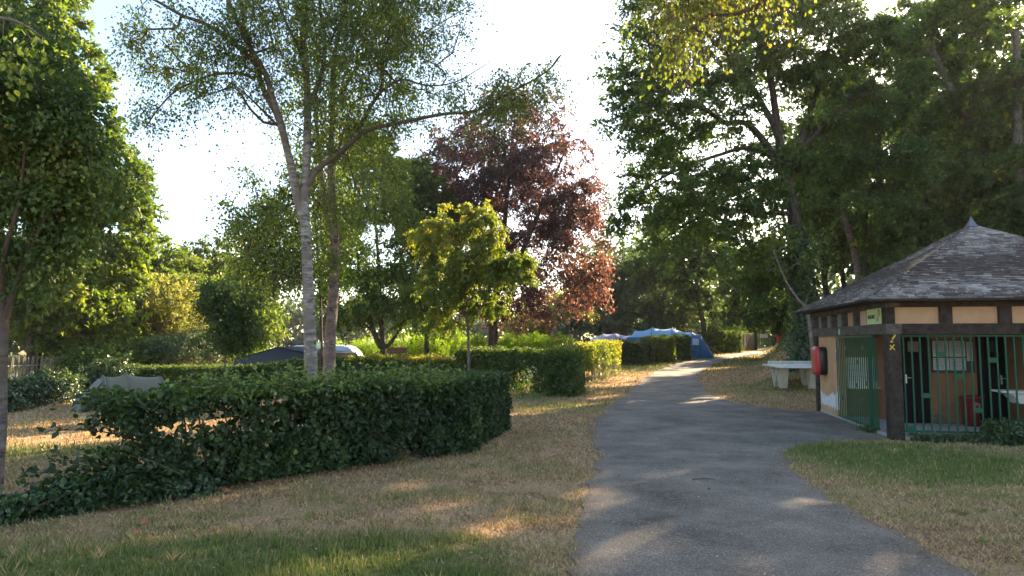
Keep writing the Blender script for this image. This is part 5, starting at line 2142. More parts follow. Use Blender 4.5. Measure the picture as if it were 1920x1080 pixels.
# ------------------------------------------------------------------ copper beech
Ym = 38
bx = P(925, 690, Ym)
base = np.array([bx[0], bx[1], float(height(bx[0], bx[1]))])
tk = [(trunkpts([(925, 640), (926, 600), (930, 560), (940, 480), (948, 400), (955, 320), (962, 240)], Ym, base), .42, .06),
      ([P(928, 575, Ym), *PP([(905, 520), (880, 440), (860, 360), (850, 300)], Ym, Ym + 1)], .2, .04),
      ([P(932, 550, Ym), *PP([(975, 480), (1010, 400), (1040, 330), (1060, 280)], Ym, Ym - 1)], .2, .04),
      ([P(940, 480, Ym), *PP([(1000, 430), (1060, 420), (1110, 440)], Ym, Ym - 1.5)], .1, .03)]
ells = [E(955, 255, 95, 85, Ym, 2.5), E(1005, 215, 60, 50, Ym, 2, .9), E(930, 225, 60, 45, Ym, 2, .7), E(815, 390, 60, 90, Ym + 1, 2), E(800, 290, 50, 60, Ym + 1, 2, .8), E(885, 330, 85, 95, Ym, 3), E(1030, 330, 85, 100, Ym, 3), E(960, 400, 110, 110, Ym, 3.5), E(850, 300, 60, 60, Ym + 1, 2, .8), E(1080, 440, 60, 110, Ym - 1, 2), E(1115, 490, 32, 90, Ym - 1, 1.2, .9), E(860, 440, 70, 110, Ym + 1, 2.5),
        E(1020, 500, 90, 80, Ym, 2.5), E(950, 510, 90, 70, Ym, 2.5), E(1075, 290, 45, 50, Ym, 1.5, .5), E(1110, 380, 34, 55, Ym, 1, .6), E(1070, 400, 60, 65, Ym, 2, 1.3), E(1000, 590, 50, 25, Ym, 1.5, .3)]
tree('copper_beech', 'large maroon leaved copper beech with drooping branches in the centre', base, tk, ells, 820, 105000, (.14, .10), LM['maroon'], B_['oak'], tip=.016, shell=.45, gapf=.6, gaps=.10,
     ntw=7, ln=1.0, droop=.75, flat=.45, jit=.07, out=.6, tint0=.34, tvar=.2, upb=.5, hang=.4, tintf=lambda p_: .35 * sst(p_[:, 0], 2.2, 5.5))  # right side tinted lighter, sunlight put into the leaf colour
# young yellow green tree in front of it
Yy = 25.5
bx = P(880, 690, Yy)
base = np.array([bx[0], bx[1], float(height(bx[0], bx[1]))])
tk = [(trunkpts([(879, 660), (878, 620), (876, 590), (872, 540), (866, 480), (862, 420)], Yy, base), .085, .02),
      ([P(879, 620, Yy), *PP([(888, 600), (905, 570), (925, 540)], Yy, Yy - .4)], .04, .015), ([P(877, 610, Yy), *PP([(868, 585), (850, 540), (835, 490)], Yy, Yy + .5)], .04, .012)]
ells = [E(855, 415, 42, 38, Yy, .8), E(905, 430, 38, 45, Yy, .8), E(808, 448, 36, 33, Yy, .8), E(860, 480, 75, 50, Yy, 1.3), E(925, 470, 26, 32, Yy, .6), E(962, 508, 34, 34, Yy - .3, .7, 1.2), E(830, 540, 50, 50, Yy, 1.0), E(900, 545, 60, 50, Yy - .2, 1.0), E(870, 590, 45, 30, Yy, .7, .3)]
tree('young_maple', 'small yellow green tree with bunched leaves in front of the copper beech', base, tk, ells, 300, 32000, (.11, .075), LM['ygreen'], B_['grey'], tip=.009, shell=.5, gapf=1.7, gaps=.48,
     ntw=6, ln=.38, droop=.5, flat=.7, jit=.04, out=.6, tint0=.38, tvar=.22, hang=.5, tintf=lambda p_: .32 * sst(p_[:, 2], 3.2, 5.8) - .1 * sst(p_[:, 0], .3, 1.0))
# forked tree behind the birches
Yf = 30
bx = P(718, 690, Yf)
base = np.array([bx[0], bx[1], float(height(bx[0], bx[1]))])
tk = [(trunkpts([(718, 660), (716, 620), (712, 560), (710, 500), (705, 430), (700, 350)], Yf, base), .19, .04),
      ([P(716, 655, Yf), *PP([(704, 630), (690, 590), (680, 550), (670, 480), (665, 400)], Yf, Yf + .5)], .14, .03),
      ([P(725, 652, Yf), *PP([(745, 625), (760, 600), (785, 590), (800, 560)], Yf, Yf - .5)], .09, .03),
      ([P(708, 640, Yf), *PP([(690, 612), (665, 605), (640, 612)], Yf, Yf + .5)], .06, .015)]
ells = [E(700, 330, 65, 80, Yf, 2), E(700, 440, 95, 90, Yf, 2.5), E(750, 520, 60, 70, Yf, 1.6), E(660, 540, 60, 60, Yf, 1.5), E(690, 270, 50, 40, Yf, 1.5), E(780, 480, 45, 70, Yf + 1, 1.5), E(640, 590, 35, 25, Yf, .8, .3), E(790, 580, 45, 40, Yf, 1.0, .7)]
tree('forked_tree', 'grey green tree with splayed low trunks behind the birches', base, tk, ells, 380, 56000, (.14, .08), LM['birch'], B_['oak'], tip=.013, shell=.35, gapf=.7, gaps=.36,
     ntw=6, ln=.8, droop=.5, flat=.7, out=.4, tint0=.28, tvar=.18, hang=.3)
# tree mass behind the birches to the right of the gap
Yq = 36
bx = P(800, 690, Yq)
base = np.array([bx[0], bx[1], float(height(bx[0], bx[1]))])
tree('dark_lime_tree', 'dark tree filling the gap between the birches and the copper beech', base, [(trunkpts([(800, 640), (798, 560), (790, 460), (785, 360)], Yq, base), .2, .05)],
     [E(790, 400, 60, 90, Yq, 2), E(800, 500, 50, 70, Yq, 2), E(770, 340, 50, 50, Yq, 1.5), E(810, 570, 45, 40, Yq, 1.5)], 200, 26000, (.17, .11), LM['fol'], B_['oak'], tip=.014, shell=.4, gapf=.7, gaps=.3, ntw=6, ln=.8, droop=.5, tint0=.25)

# ------------------------------------------------------------------ the big oak on the bank
Yo = 27
bx = P(1512, 632, Yo)
base = np.array([bx[0], bx[1], float(height(bx[0], bx[1]))])
tk = [(trunkpts([(1510, 590), (1505, 530), (1498, 460), (1488, 400), (1478, 345), (1466, 290), (1458, 240), (1450, 180), (1440, 120), (1430, 50)], Yo, base), .44, .08),
      ([P(1474, 330, Yo), *PP([(1440, 275), (1400, 232), (1360, 230), (1320, 205), (1270, 195), (1220, 200)], Yo, Yo - 2.5)], .17, .04),
      ([P(1486, 385, Yo), *PP([(1450, 300), (1400, 278), (1350, 290), (1290, 310), (1230, 340), (1190, 370)], Yo, Yo - 1.5)], .12, .03),
      ([P(1490, 400, Yo), *PP([(1440, 400), (1390, 395), (1330, 400), (1270, 430), (1230, 460)], Yo, Yo + 1)], .11, .03),
      ([P(1460, 250, Yo), *PP([(1420, 180), (1380, 120), (1330, 70), (1290, 20)], Yo, Yo - 2)], .14, .04),
      ([P(1478, 345, Yo), *PP([(1500, 270), (1520, 210), (1540, 140), (1560, 60), (1570, -20)], Yo, Yo + 1)], .18, .05),
      ([P(1490, 290, Yo), *PP([(1540, 240), (1590, 195), (1630, 170), (1690, 160)], Yo, Yo - 1)], .12, .03),
      ([P(1500, 470, Yo), *PP([(1470, 500), (1440, 505), (1400, 520)], Yo, Yo - 1)], .07, .02)]
ells = [E(1210, 130, 60, 80, Yo - 1.5, 2.2), E(1190, 210, 62, 55, Yo - 1, 2.2), E(1260, 60, 90, 90, Yo - 1, 2.5), E(1250, 200, 90, 60, Yo - 1, 2.5), E(1350, 80, 110, 110, Yo, 3), E(1340, 200, 90, 45, Yo - 1, 2.5), E(1200, 320, 55, 55, Yo - .5, 2), E(1260, 350, 90, 55, Yo, 2.5),
        E(1210, 410, 60, 45, Yo, 2), E(1330, 380, 90, 60, Yo, 2.5), E(1420, 330, 80, 60, Yo + 1, 2.5), E(1400, 440, 90, 60, Yo + 1, 2.5), E(1470, 60, 110, 90, Yo, 3), E(1560, 110, 100, 80, Yo, 3), E(1600, 250, 110, 50, Yo - 1, 2.5), E(1660, 130, 80, 90, Yo, 2.5),
        E(1560, 330, 90, 60, Yo + .5, 2.5), E(1640, 330, 90, 70, Yo + .5, 2.5), E(1420, -80, 280, 110, Yo, 4), E(1240, -60, 80, 70, Yo - 1, 2), E(1300, 470, 60, 50, Yo + 1, 2, .8), E(1460, 500, 55, 70, Yo + 1.5, 2, .8)]
ot, osk, ocl = tree('oak_tree', 'huge dark oak with spreading limbs on the bank beside the road', base, tk, ells, 1050, 165000, (.14, .095), LM['oak'], B_['oak'], tip=.014, shell=.45, gapf=.55, gaps=.34, sides=10,
                    ntw=7, ln=.95, droop=.25, flat=.35, jit=.06, out=.5, tint0=.36, tvar=.2, up=.25)
# ivy on the oak trunk
nI = 5200
tl_ = rng.uniform(0, 1, nI) ** 1.3
pth = np.array(smooth_path([base - [0, 0, .2], P(1508, 570, Yo), P(1502, 500, Yo), P(1494, 430, Yo)], 10))
fi = tl_ * (len(pth) - 1.01)
i0 = fi.astype(int)
q = pth[i0] + (pth[i0 + 1] - pth[i0]) * (fi - i0)[:, None]
an = rng.uniform(0, 6.283, nI)
dv = np.c_[np.cos(an), np.sin(an), np.zeros(nI)]
rr = (.42 - .1 * tl_) + rng.exponential(.10, nI) * (1.2 - tl_)
leaves('trunk_ivy', q + dv * rr[:, None] - base, dv * .3 + rand_unit(nI) * .5 - [0, 0, .6], dv + rand_unit(nI) * .5, .12, .1, np.clip(.45 + rng.normal(0, .2, nI), 0, 1), LM['ivy'], ot)

# ------------------------------------------------------------------ left side trees
Yl = 8.6
base = np.array([P(-4, 850, Yl)[0], Yl, 0.0])
base[2] = float(height(base[0], base[1]))
tk = [([base - [0, 0, .2], P(2, 800, Yl), P(4, 700, Yl), P(8, 620, Yl), P(6, 570, Yl), P(-2, 500, Yl), P(-10, 400, Yl), P(-5, 250, Yl), P(0, 60, Yl)], .075, .02),
      ([P(8, 600, Yl), P(22, 560, Yl), P(45, 490, Yl), P(80, 420, Yl), P(110, 330, Yl), P(120, 230, Yl)], .045, .012),
      ([P(2, 540, Yl), P(10, 470, Yl - .2), P(35, 380, Yl - .3), P(50, 250, Yl - .3)], .04, .012),
      ([P(30, 530, Yl), P(70, 500, Yl + .3), P(120, 470, Yl + .4)], .02, .008)]
ells = [E(30, 250, 130, 150, Yl, 1.2), E(110, 330, 85, 110, Yl, .8), E(60, 410, 90, 70, Yl, .8), E(130, 250, 50, 60, Yl, .5, .25), E(125, 400, 62, 50, Yl + .2, .5, .25), E(15, 505, 60, 30, Yl, .5, .15), E(-60, 200, 120, 250, Yl, 1.2), E(60, 100, 80, 90, Yl, .8)]
tree('young_lime_tree', 'slim pale trunked tree with dark broad leaves at the left edge', base, tk, ells, 520, 54000, (.062, .048), LM['hedge2'], B_['birch'], tip=.004, expo=.5, shell=.4, gapf=1.4, gaps=.46,
     ntw=5, ln=.42, droop=.5, flat=.6, jit=.05, out=.4, tint0=.38, tvar=.2, upb=.7, hang=.2, up=.3)
LT = [('alder_tree', 'big sunlit yellow green tree rising behind the left edge tree', (60, 700), 36, .38, [E(50, 120, 105, 150, 34, 5), E(130, 330, 100, 110, 34, 5), E(185, 400, 75, 80, 33, 4), E(60, 420, 120, 120, 35, 5), E(110, 200, 72, 90, 34, 4), E(195, 320, 45, 60, 33, 3, 3), E(30, -60, 120, 90, 34, 4), E(150, 500, 100, 60, 35, 4)], 640, 92000, (.24, .16), 'lime', .42),
      ('ivy_clad_alder', 'tree with dark ivy clad trunk standing in front of the pond', (60, 722), 38.5, .55, [E(90, 600, 80, 50, 38, 3), E(150, 560, 80, 70, 38, 3), E(200, 600, 60, 50, 38, 2.5), E(150, 640, 60, 28, 37.5, 1.6), E(30, 560, 60, 60, 38, 3)], 260, 30000, (.22, .15), 'lime', .40),
      ('willow_bush', 'rounded olive brown willow bush in the left middle distance', (270, 690), 43, .2, [E(255, 560, 60, 55, 43, 3), E(320, 570, 55, 50, 43, 3), E(270, 620, 75, 45, 43, 3), E(340, 620, 40, 45, 43, 2)], 260, 42000, (.2, .09), 'olive', .55),
      ('light_ash_tree', 'bright yellow green tree behind the rounded willow bush', (300, 690), 50, .3, [E(270, 500, 70, 55, 50, 4), E(330, 530, 55, 60, 50, 3), E(360, 590, 40, 60, 50, 3), E(230, 520, 50, 50, 50, 3), E(205, 560, 40, 60, 50, 3)], 260, 40000, (.26, .15), 'lime', .55),
      ('spiky_alder', 'airy dark green tree against the sky left of the birches', (400, 690), 56, .3, [E(395, 500, 55, 45, 56, 3), E(360, 500, 30, 30, 56, 2), E(430, 540, 50, 55, 56, 3), E(350, 560, 30, 40, 56, 2)], 180, 26000, (.26, .15), 'fol', .45),
      ('small_hornbeam', 'small round dark tree standing at the middle hedge', (424, 712), 30, .07, [E(420, 555, 32, 38, 30, .9), E(448, 590, 38, 45, 30, 1.0), E(400, 600, 26, 40, 30, .8), E(430, 625, 42, 30, 30, .9)], 200, 26000, (.11, .075), 'hedge2', .3),
      ('sunlit_hazel', 'bright green sunlit tree right of the small round dark tree', (475, 690), 42, .15, [E(475, 560, 32, 40, 42, 2), E(485, 610, 30, 35, 42, 2), E(455, 540, 30, 30, 42, 1.5)], 140, 18000, (.18, .12), 'lime', .55),
      ('grey_willow', 'grey green bush low behind the middle hedge at left', (345, 700), 38, .1, [E(330, 655, 35, 24, 38, 1.5), E(375, 650, 38, 28, 38, 1.5), E(300, 665, 30, 18, 38, 1.2)], 140, 18000, (.14, .05), 'conifer', .7),
      ('shrub_by_fence', 'mid green shrub between the pond trees and the middle hedge', (215, 715), 36, .08, [E(215, 680, 45, 26, 36, 1.6), E(170, 690, 35, 25, 36, 1.6), E(250, 670, 40, 25, 37, 1.5)], 150, 18000, (.16, .1), 'fol', .6)]
for nm_, lb, (bu, bv), Y, r0, el, nc, nf, LW, lm, t0 in LT:
    bx = P(bu, bv, Y)
    base = np.array([bx[0], bx[1], float(height(bx[0], bx[1]))])
    top = el[0][0]
    tree(nm_, lb, base, [([base - [0, 0, .2], base + [0, 0, .4], (base + top) / 2 + [rng.normal(0, .1), 0, 0], top], r0, r0 * .15)], el, nc, nf, LW, LM[lm], B_['oak'] if r0 > .3 else B_['grey'], tip=.012, shell=.5, gapf=.4, gaps=.22,
         ntw=6, ln=Y * .024, droop=.3, flat=.6, jit=.08, out=.5, tint0=t0, tvar=.2)

# ------------------------------------------------------------------ trees along and beyond the road
RT = [('cedar_tree', 'spreading dark cedar with crooked low limbs behind the tents', [(1172, 660), (1168, 610), (1180, 560), (1175, 500)], 60, .45, [E(1120, 590, 60, 40, 60, 3), E(1200, 540, 75, 35, 60, 4), E(1250, 580, 50, 40, 60, 3), E(1160, 520, 50, 35, 60, 3), E(1090, 620, 45, 20, 59, 2.5), E(1215, 600, 50, 28, 60, 3)], 300, 46000, (.32, .12), 'conifer', .35, .42),
      ('limb_tree', 'bare limbed tree leaning over the blue tent', [(1322, 655), (1318, 600), (1305, 560), (1310, 500), (1300, 440)], 56, .32, [E(1300, 480, 70, 60, 56, 4), E(1260, 440, 60, 50, 56, 3), E(1350, 540, 60, 50, 56, 3), E(1340, 440, 60, 60, 56, 3), E(1290, 560, 40, 30, 56, 3), E(1230, 500, 45, 35, 56, 3)], 320, 46000, (.28, .18), 'fol', .38, .30),
      ('holly_tree', 'dense dark evergreen hanging over the far gate', [(1478, 655), (1474, 600), (1462, 540), (1450, 480)], 52, .3, [E(1440, 540, 60, 45, 52, 3), E(1395, 580, 40, 32, 52, 3), E(1482, 570, 34, 50, 50, 3), E(1420, 500, 50, 50, 52, 3), E(1380, 550, 40, 50, 54, 3)], 280, 40000, (.24, .15), 'fol', .25, .12),
      ('thin_ash', 'thin leaning pale stem beside the corner of the washroom roof', [(1524, 640), (1515, 590), (1495, 560), (1470, 520), (1450, 470)], 25, .10, [E(1470, 470, 50, 40, 26, 1.5), E(1440, 540, 35, 40, 26, 1.5), E(1500, 540, 25, 35, 27, 1)], 130, 12000, (.13, .09), 'fol', .4, .2),
      ('sunny_sapling', 'yellow sunlit sapling just behind the far gate', [(1450, 655), (1452, 635), (1455, 615)], 70, .1, [E(1435, 622, 22, 14, 70, 1.5), E(1465, 615, 24, 18, 70, 1.5)], 70, 7000, (.26, .2), 'lime', .8, .2),
      ('birch_beyond', 'pale yellow green tree group in the gap right of the copper beech trunk', [(1000, 650), (1000, 610), (1005, 560)], 66, .2, [E(1000, 600, 50, 30, 66, 3), E(1050, 590, 45, 38, 66, 3), E(960, 610, 30, 20, 66, 2), E(1085, 560, 30, 50, 66, 3)], 180, 16000, (.3, .16), 'olive', .7, .45),
      ('gap_tree', 'light green tree between the cedar and the limbed tree', [(1270, 655), (1265, 610), (1262, 570)], 78, .25, [E(1260, 600, 50, 40, 78, 3), E(1350, 600, 50, 40, 78, 3), E(1300, 620, 60, 25, 78, 3), E(1230, 520, 50, 60, 80, 3)], 220, 20000, (.36, .2), 'lime', .5, .3)]
for nm_, lb, tr_, Y, r0, el, nc, nf, LW, lm, t0, gp in RT:
    bx = P(tr_[0][0], tr_[0][1], Y)
    base = np.array([bx[0], bx[1], float(height(bx[0], bx[1]))])
    pts = [base - [0, 0, .3], base + [0, 0, .3]] + PP(tr_[1:], Y)
    tree(nm_, lb, base, [(pts, r0, r0 * .2)], el, nc, nf, LW, LM[lm], B_['birch2'] if nm_ == 'thin_ash' else B_['oak'], tip=.02 if Y > 45 else .010, shell=.4, gapf=.35, gaps=gp,
         ntw=6, ln=Y * .02, droop=.25, flat=.35 if 'cedar' in nm_ else .55, jit=.08, out=.4, tint0=t0, tvar=.18)

# wood on the bank behind the washrooms
WT = [('leaning_birch', 'pale leaning trunk in the wood left of the washroom roof', 1612, 560, [(1608, 500), (1590, 430), (1572, 370), (1560, 300)], 31, .17, [E(1570, 260, 70, 60, 32, 3), E(1540, 360, 50, 60, 32, 2)], 'fol', .42),
      ('wood_oak', 'dark straight trunk in the wood behind the leaning pale trunk', 1655, 560, [(1653, 480), (1650, 380), (1648, 200)], 36, .2, [E(1650, 420, 90, 100, 37, 3), E(1660, 260, 80, 90, 37, 3)], 'fol', .22),
      ('wood_oak', 'trunk rising above the left slope of the slate roof', 1740, 520, [(1738, 440), (1730, 340), (1722, 250), (1715, 120)], 33, .26, [E(1730, 250, 90, 90, 34, 3), E(1700, 90, 90, 90, 34, 3), E(1690, 380, 70, 80, 35, 3)], 'fol', .3),
      ('forked_wood_oak', 'forked oak with thick leaning limb above the roof finial', 1845, 470, [(1845, 360), (1838, 280), (1825, 240), (1790, 180), (1750, 100)], 28, .24, [E(1790, 330, 70, 60, 29, 2.5), E(1830, 200, 80, 70, 28, 3), E(1770, 60, 90, 60, 28, 3)], 'fol', .4),
      ('tall_wood_birch', 'slender dark trunk in the upper right corner gap', 1850, 430, [(1848, 300), (1842, 180), (1832, 60), (1825, -40)], 34, .16, [E(1850, 260, 70, 80, 36, 2.5), E(1880, 380, 60, 60, 34, 3)], 'lime', .45),
      ('edge_wood_tree', 'dark leafy tree at the right edge above the washroom roof', 1915, 470, [(1912, 360), (1908, 220), (1905, 60)], 26, .24, [E(1910, 350, 60, 80, 26, 2.5), E(1960, 200, 90, 110, 26, 3), E(1900, 440, 60, 50, 27, 2.5)], 'fol', .3),
      ('bank_maple', 'leafy understorey tree directly behind the roof ridge', 1700, 560, [(1700, 500), (1705, 440)], 30, .12, [E(1700, 460, 60, 60, 30, 2.5), E(1770, 420, 60, 50, 31, 2.5), E(1640, 500, 40, 50, 30, 2)], 'fol', .45),
      ('bank_hazel', 'sunlit hazel clump glowing behind the lower roof edge', 1665, 540, [(1668, 500), (1672, 470)], 36, .08, [E(1680, 480, 40, 26, 36, 1.5), E(1620, 440, 50, 40, 38, 2)], 'lime', .6)]
for nm_, lb, bu, bv, tr_, Y, r0, el, lm, t0 in WT:
    bx = P(bu, bv, Y)
    base = np.array([bx[0], bx[1], float(height(bx[0], bx[1]))])
    pts = [base - [0, 0, .3], base + [0, 0, .3]] + PP(tr_, Y)
    tree(nm_, lb, base, [(pts, r0 * 1.3, r0 * .5)], el, 200, 25000, (.18, .12), LM[lm], B_['birch2'] if 'birch' in nm_ else B_['grey'], tip=.016, shell=.3, gapf=.5, gaps=.42, ntw=6, ln=.85, droop=.25, flat=.45, jit=.08, out=.3, tint0=t0, tvar=.2)

# deeper wood: whole trees in rows up the bank, each its own object (one model of each kind, copied)
protos = []
for k, lm in enumerate(('fol', 'oak', 'fol')):
    base = np.zeros(3)
    H_ = 15 + 2 * k
    el = [((0, 0, H_ * .72), (3.2, 3.2, H_ * .25), 3), ((1.5, .5, H_ * .52), (2.6, 2.6, H_ * .16), 2), ((-1.6, -.4, H_ * .45), (2.5, 2.5, H_ * .15), 2), ((.3, 1.2, H_ * .30), (2.6, 2.6, H_ * .13), 1.3)]
    t_, _, _ = tree('woodland_tree', 'x', base, [([(0, 0, -.5), (0, 0, .5), (.2, .1, H_ * .4), (-.1, .1, H_ * .75), (0, 0, H_ * .95)], .26, .05)], el, 220, 21000, (.27, .18), LM[lm], B_['oak'], tip=.016, shell=.35, gapf=.35, gaps=.2,
                    ntw=6, ln=1.1, droop=.25, flat=.5, jit=.1, out=.3, tint0=.35, tvar=.2)
    protos.append(t_)


def copy_tree(src, loc, rz, sc, label, group):
    o_ = src.copy()
    COL.objects.link(o_)
    o_.location = loc
    o_.rotation_euler = (0, 0, rz)
    o_.scale = (sc, sc, sc)
    o_['label'] = label
    if group:
        o_['group'] = group
    elif 'group' in o_:
        del o_['group']
    for ch in src.children:
        c_ = ch.copy()
        COL.objects.link(c_)
        c_.parent = o_
    return o_


NEAR = [(27, 29), (26, 42), (22, 31), (29, 35), (19, 41), (23, 47), (18.5, 35.5), (30, 42), (26, 23.5)]
NEARL = ['woodland tree on the bank highest behind the right edge of the roof', 'woodland tree deep behind the leaning forked limb', 'woodland tree directly up the bank from the roof finial', 'woodland tree high on the bank at the right of the view', 'woodland tree close behind the leaning pale trunk',
         'woodland tree at the back between oak and gate', 'woodland tree just behind the big oak trunk', 'woodland tree far up the bank behind the forked oak', 'woodland tree nearest the back of the washrooms at the right edge']
FAR = [(36, 33), (31, 45), (37, 41), (28, 54), (35, 51), (43, 47), (36, 61), (42, 57), (40, 68), (34, 26), (32, 18), (41, 30)]
for k, (x, y) in enumerate(NEAR):
    H_ = rng.uniform(14, 18)
    b_ = np.array([x, y, float(height(x, y)) - .2])
    el = [(b_ + (rng.normal(0, .4), 0, H_ * .74), (3.2, 3.2, H_ * .24), 3), (b_ + (1.5, .5, H_ * .52), (2.6, 2.6, H_ * .16), 2), (b_ + (-1.6, -.4, H_ * .45), (2.5, 2.5, H_ * .15), 2), (b_ + (.3, 1.0, H_ * .28), (2.4, 2.4, H_ * .12), 1.2)]
    t_, _, _ = tree('woodland_tree', NEARL[k], b_, [([b_ - (0, 0, .5), b_ + (0, 0, .5), b_ + (rng.normal(0, .3), .1, H_ * .4), b_ + (rng.normal(0, .4), .1, H_ * .75), b_ + (0, 0, H_ * .95)], .25, .05)], el, 180, 12500, (.25, .17), LM['fol' if k % 3 else 'lime'], B_['oak'],
                    tip=.016, shell=.35, gapf=.45, gaps=.46, ntw=6, ln=.95, droop=.25, flat=.4, jit=.08, out=.3, tint0=.42, tvar=.3)
for k, (x, y) in enumerate(FAR):
    src = protos[k % 3]
    x += rng.uniform(-.8, .8)
    y += rng.uniform(-.8, .8)
    lab = 'tree in the deep shaded wood crowding the bank behind the washrooms'
    loc = (x, y, float(height(x, y)) - .2)
    if k < 3:
        src.location = loc
        src['label'] = lab
        src['group'] = 'trees deep in the wood on the bank'
    else:
        copy_tree(src, loc, rng.uniform(0, 6.28), rng.uniform(.85, 1.2), lab, 'trees deep in the wood on the bank')

# the tree right of the frame whose sunlit branch hangs into the top
Yn = 9.0
base = np.array([9.5, 7.0, 0.0])
tk = [([base - [0, 0, .2], base + [0, 0, 1], (9.4, 7.0, 5), (9.0, 7.3, 9)], .2, .08),
      ([(9.3, 7.05, 6.0), (7.5, 7.8, 7.4), (5.5, 8.6, 7.6), P(1420, 10, Yn), P(1330, 30, Yn), P(1280, 70, Yn)], .06, .012),
      ([(6.6, 8.2, 7.5), (5.2, 9.0, 8.0), P(1300, -60, Yn), P(1230, -10, Yn)], .03, .01)]
ells = [E(1278, 0, 50, 22, Yn, .4, 1.4), E(1272, 55, 28, 32, Yn, .3, 1.0), E(1264, 98, 11, 16, Yn, .12, .22), E(1380, -20, 70, 20, Yn, .4, 1.0), E(1350, -80, 150, 40, Yn, .8, 3), E(1222, 10, 22, 22, Yn, .25, .4), E(1480, -25, 50, 16, Yn, .4, .4), E(1700, -180, 260, 70, Yn - .3, 1.0, 4), ((9.0, 7.2, 8.6), (2.2, 1.8, 1.8), 4)]
tree('weeping_birch', 'hanging branch with sunlit yellow leaves dangling in at the top', base, tk, ells, 215, 9500, (.052, .042), LM['yellow'], B_['birch'], tip=.004, expo=.5, shell=.3, ntw=6, ln=.38, droop=1.6, flat=.6, jit=.03, out=.1, tint0=.45, tvar=.22, hexa=True,
     twigs=(.003, B_['twig']), upb=.1, hang=.9, up=.1)
# near branch at the top left corner
base = np.array([-9.0, 5.0, 0.0])
tk = [([base - [0, 0, .2], base + [0, 0, 1], (-8.6, 5.3, 4), (-7.5, 6.2, 6)], .12, .05), ([(-7.8, 6.0, 5.6), P(-60, 20, 7), P(30, 40, 7), P(80, 70, 7)], .03, .006)]
tree('overhanging_lime', 'bright leaf sprays hanging in at the top left corner', base, tk, [E(20, 40, 60, 45, 7, .4), E(75, 60, 22, 25, 7, .2, .15), E(0, 130, 30, 40, 7, .3, .3), ((-8.4, 5.6, 6.2), (1.2, 1.2, 1.2), 1)], 26, 600, (.07, .055), LM['lime'], B_['grey'], tip=.004, shell=.3, ntw=5, ln=.3, droop=.9,
     jit=.03, tint0=.75, hexa=True, hang=.5)

# ------------------------------------------------------------------ sunny shrubs behind the middle hedge
SH = [(470, 40, 62, 1.7), (520, 42, 50, 1.7), (640, 41, 50, 2.2), (690, 42, 40, 2.3), (760, 41, 45, 2.25), (800, 39.5, 42, 2.3), (850, 42, 40, 2.1), (890, 40, 30, 2.0), (960, 43, 40, 2.0), (1000, 42, 42, 2.1), (1045, 41, 38, 2.0)]
SHL = ['bright shrub left of the grey awning', 'bright shrub behind the ridge of the grey awning', 'bright shrub just right of the brown birch trunk', 'bright shrub behind the splayed trunks', 'tall bright shrub right of the splayed trunks', 'bright shrub behind the wooden box',
       'bright shrub left of the thin maple trunk', 'bright shrub between maple trunk and beech trunk', 'bright shrub right of the beech trunk', 'bright shrub above the white tent top', 'rightmost bright shrub before the lavender tent']
for (u, Y, ru, hh), lb in zip(SH, SHL):
    p_ = P(u, 660, Y)
    gz_ = float(height(p_[0], p_[1]))
    t = thing('laurel_shrub', lb, 'shrub', (p_[0], p_[1], gz_), 0, 'sunlit shrubs behind the middle hedge')
    rx = ru * Y / F
    topz = 2.0 + (rng.uniform(-.15, .2))
    n_s = 130
    q = rng.uniform(-1, 1, (n_s * 2, 2))
    q = q[np.hypot(q[:, 0], q[:, 1]) < 1][:n_s]
    b0 = np.c_[q[:, 0] * rx, q[:, 1] * 1.1, np.zeros(len(q))]
    hgt_ = (topz * hh / 2.1) * (1 - .35 * np.hypot(q[:, 0], q[:, 1]) ** 2) * rng.uniform(.8, 1.08, len(q)) + .15
    tp_ = b0 + np.c_[rng.normal(0, .12, (len(q), 2)), hgt_]
    twig_mesh('stems', (b0, (b0 + tp_) / 2, tp_), .012, B_['twig'], t)
    nl = 55
    T_ = rng.uniform(.12, 1, (len(q), nl)) ** .75
    ps = (b0[:, None] + (tp_ - b0)[:, None] * T_[..., None]).reshape(-1, 3) + rng.normal(0, .07, (len(q) * nl, 3))
    ax = rand_unit(len(ps))
    ax[:, 2] += .5
    leaves('foliage', ps, ax, rand_unit(len(ps)) + [0, 0, .5], .13 * rng.uniform(.6, 1.2, len(ps)), .05, np.clip(.45 + rng.normal(0, .2, len(ps)) + .2 * (T_.ravel() - .5), 0, 1), LM['laurel'], t)

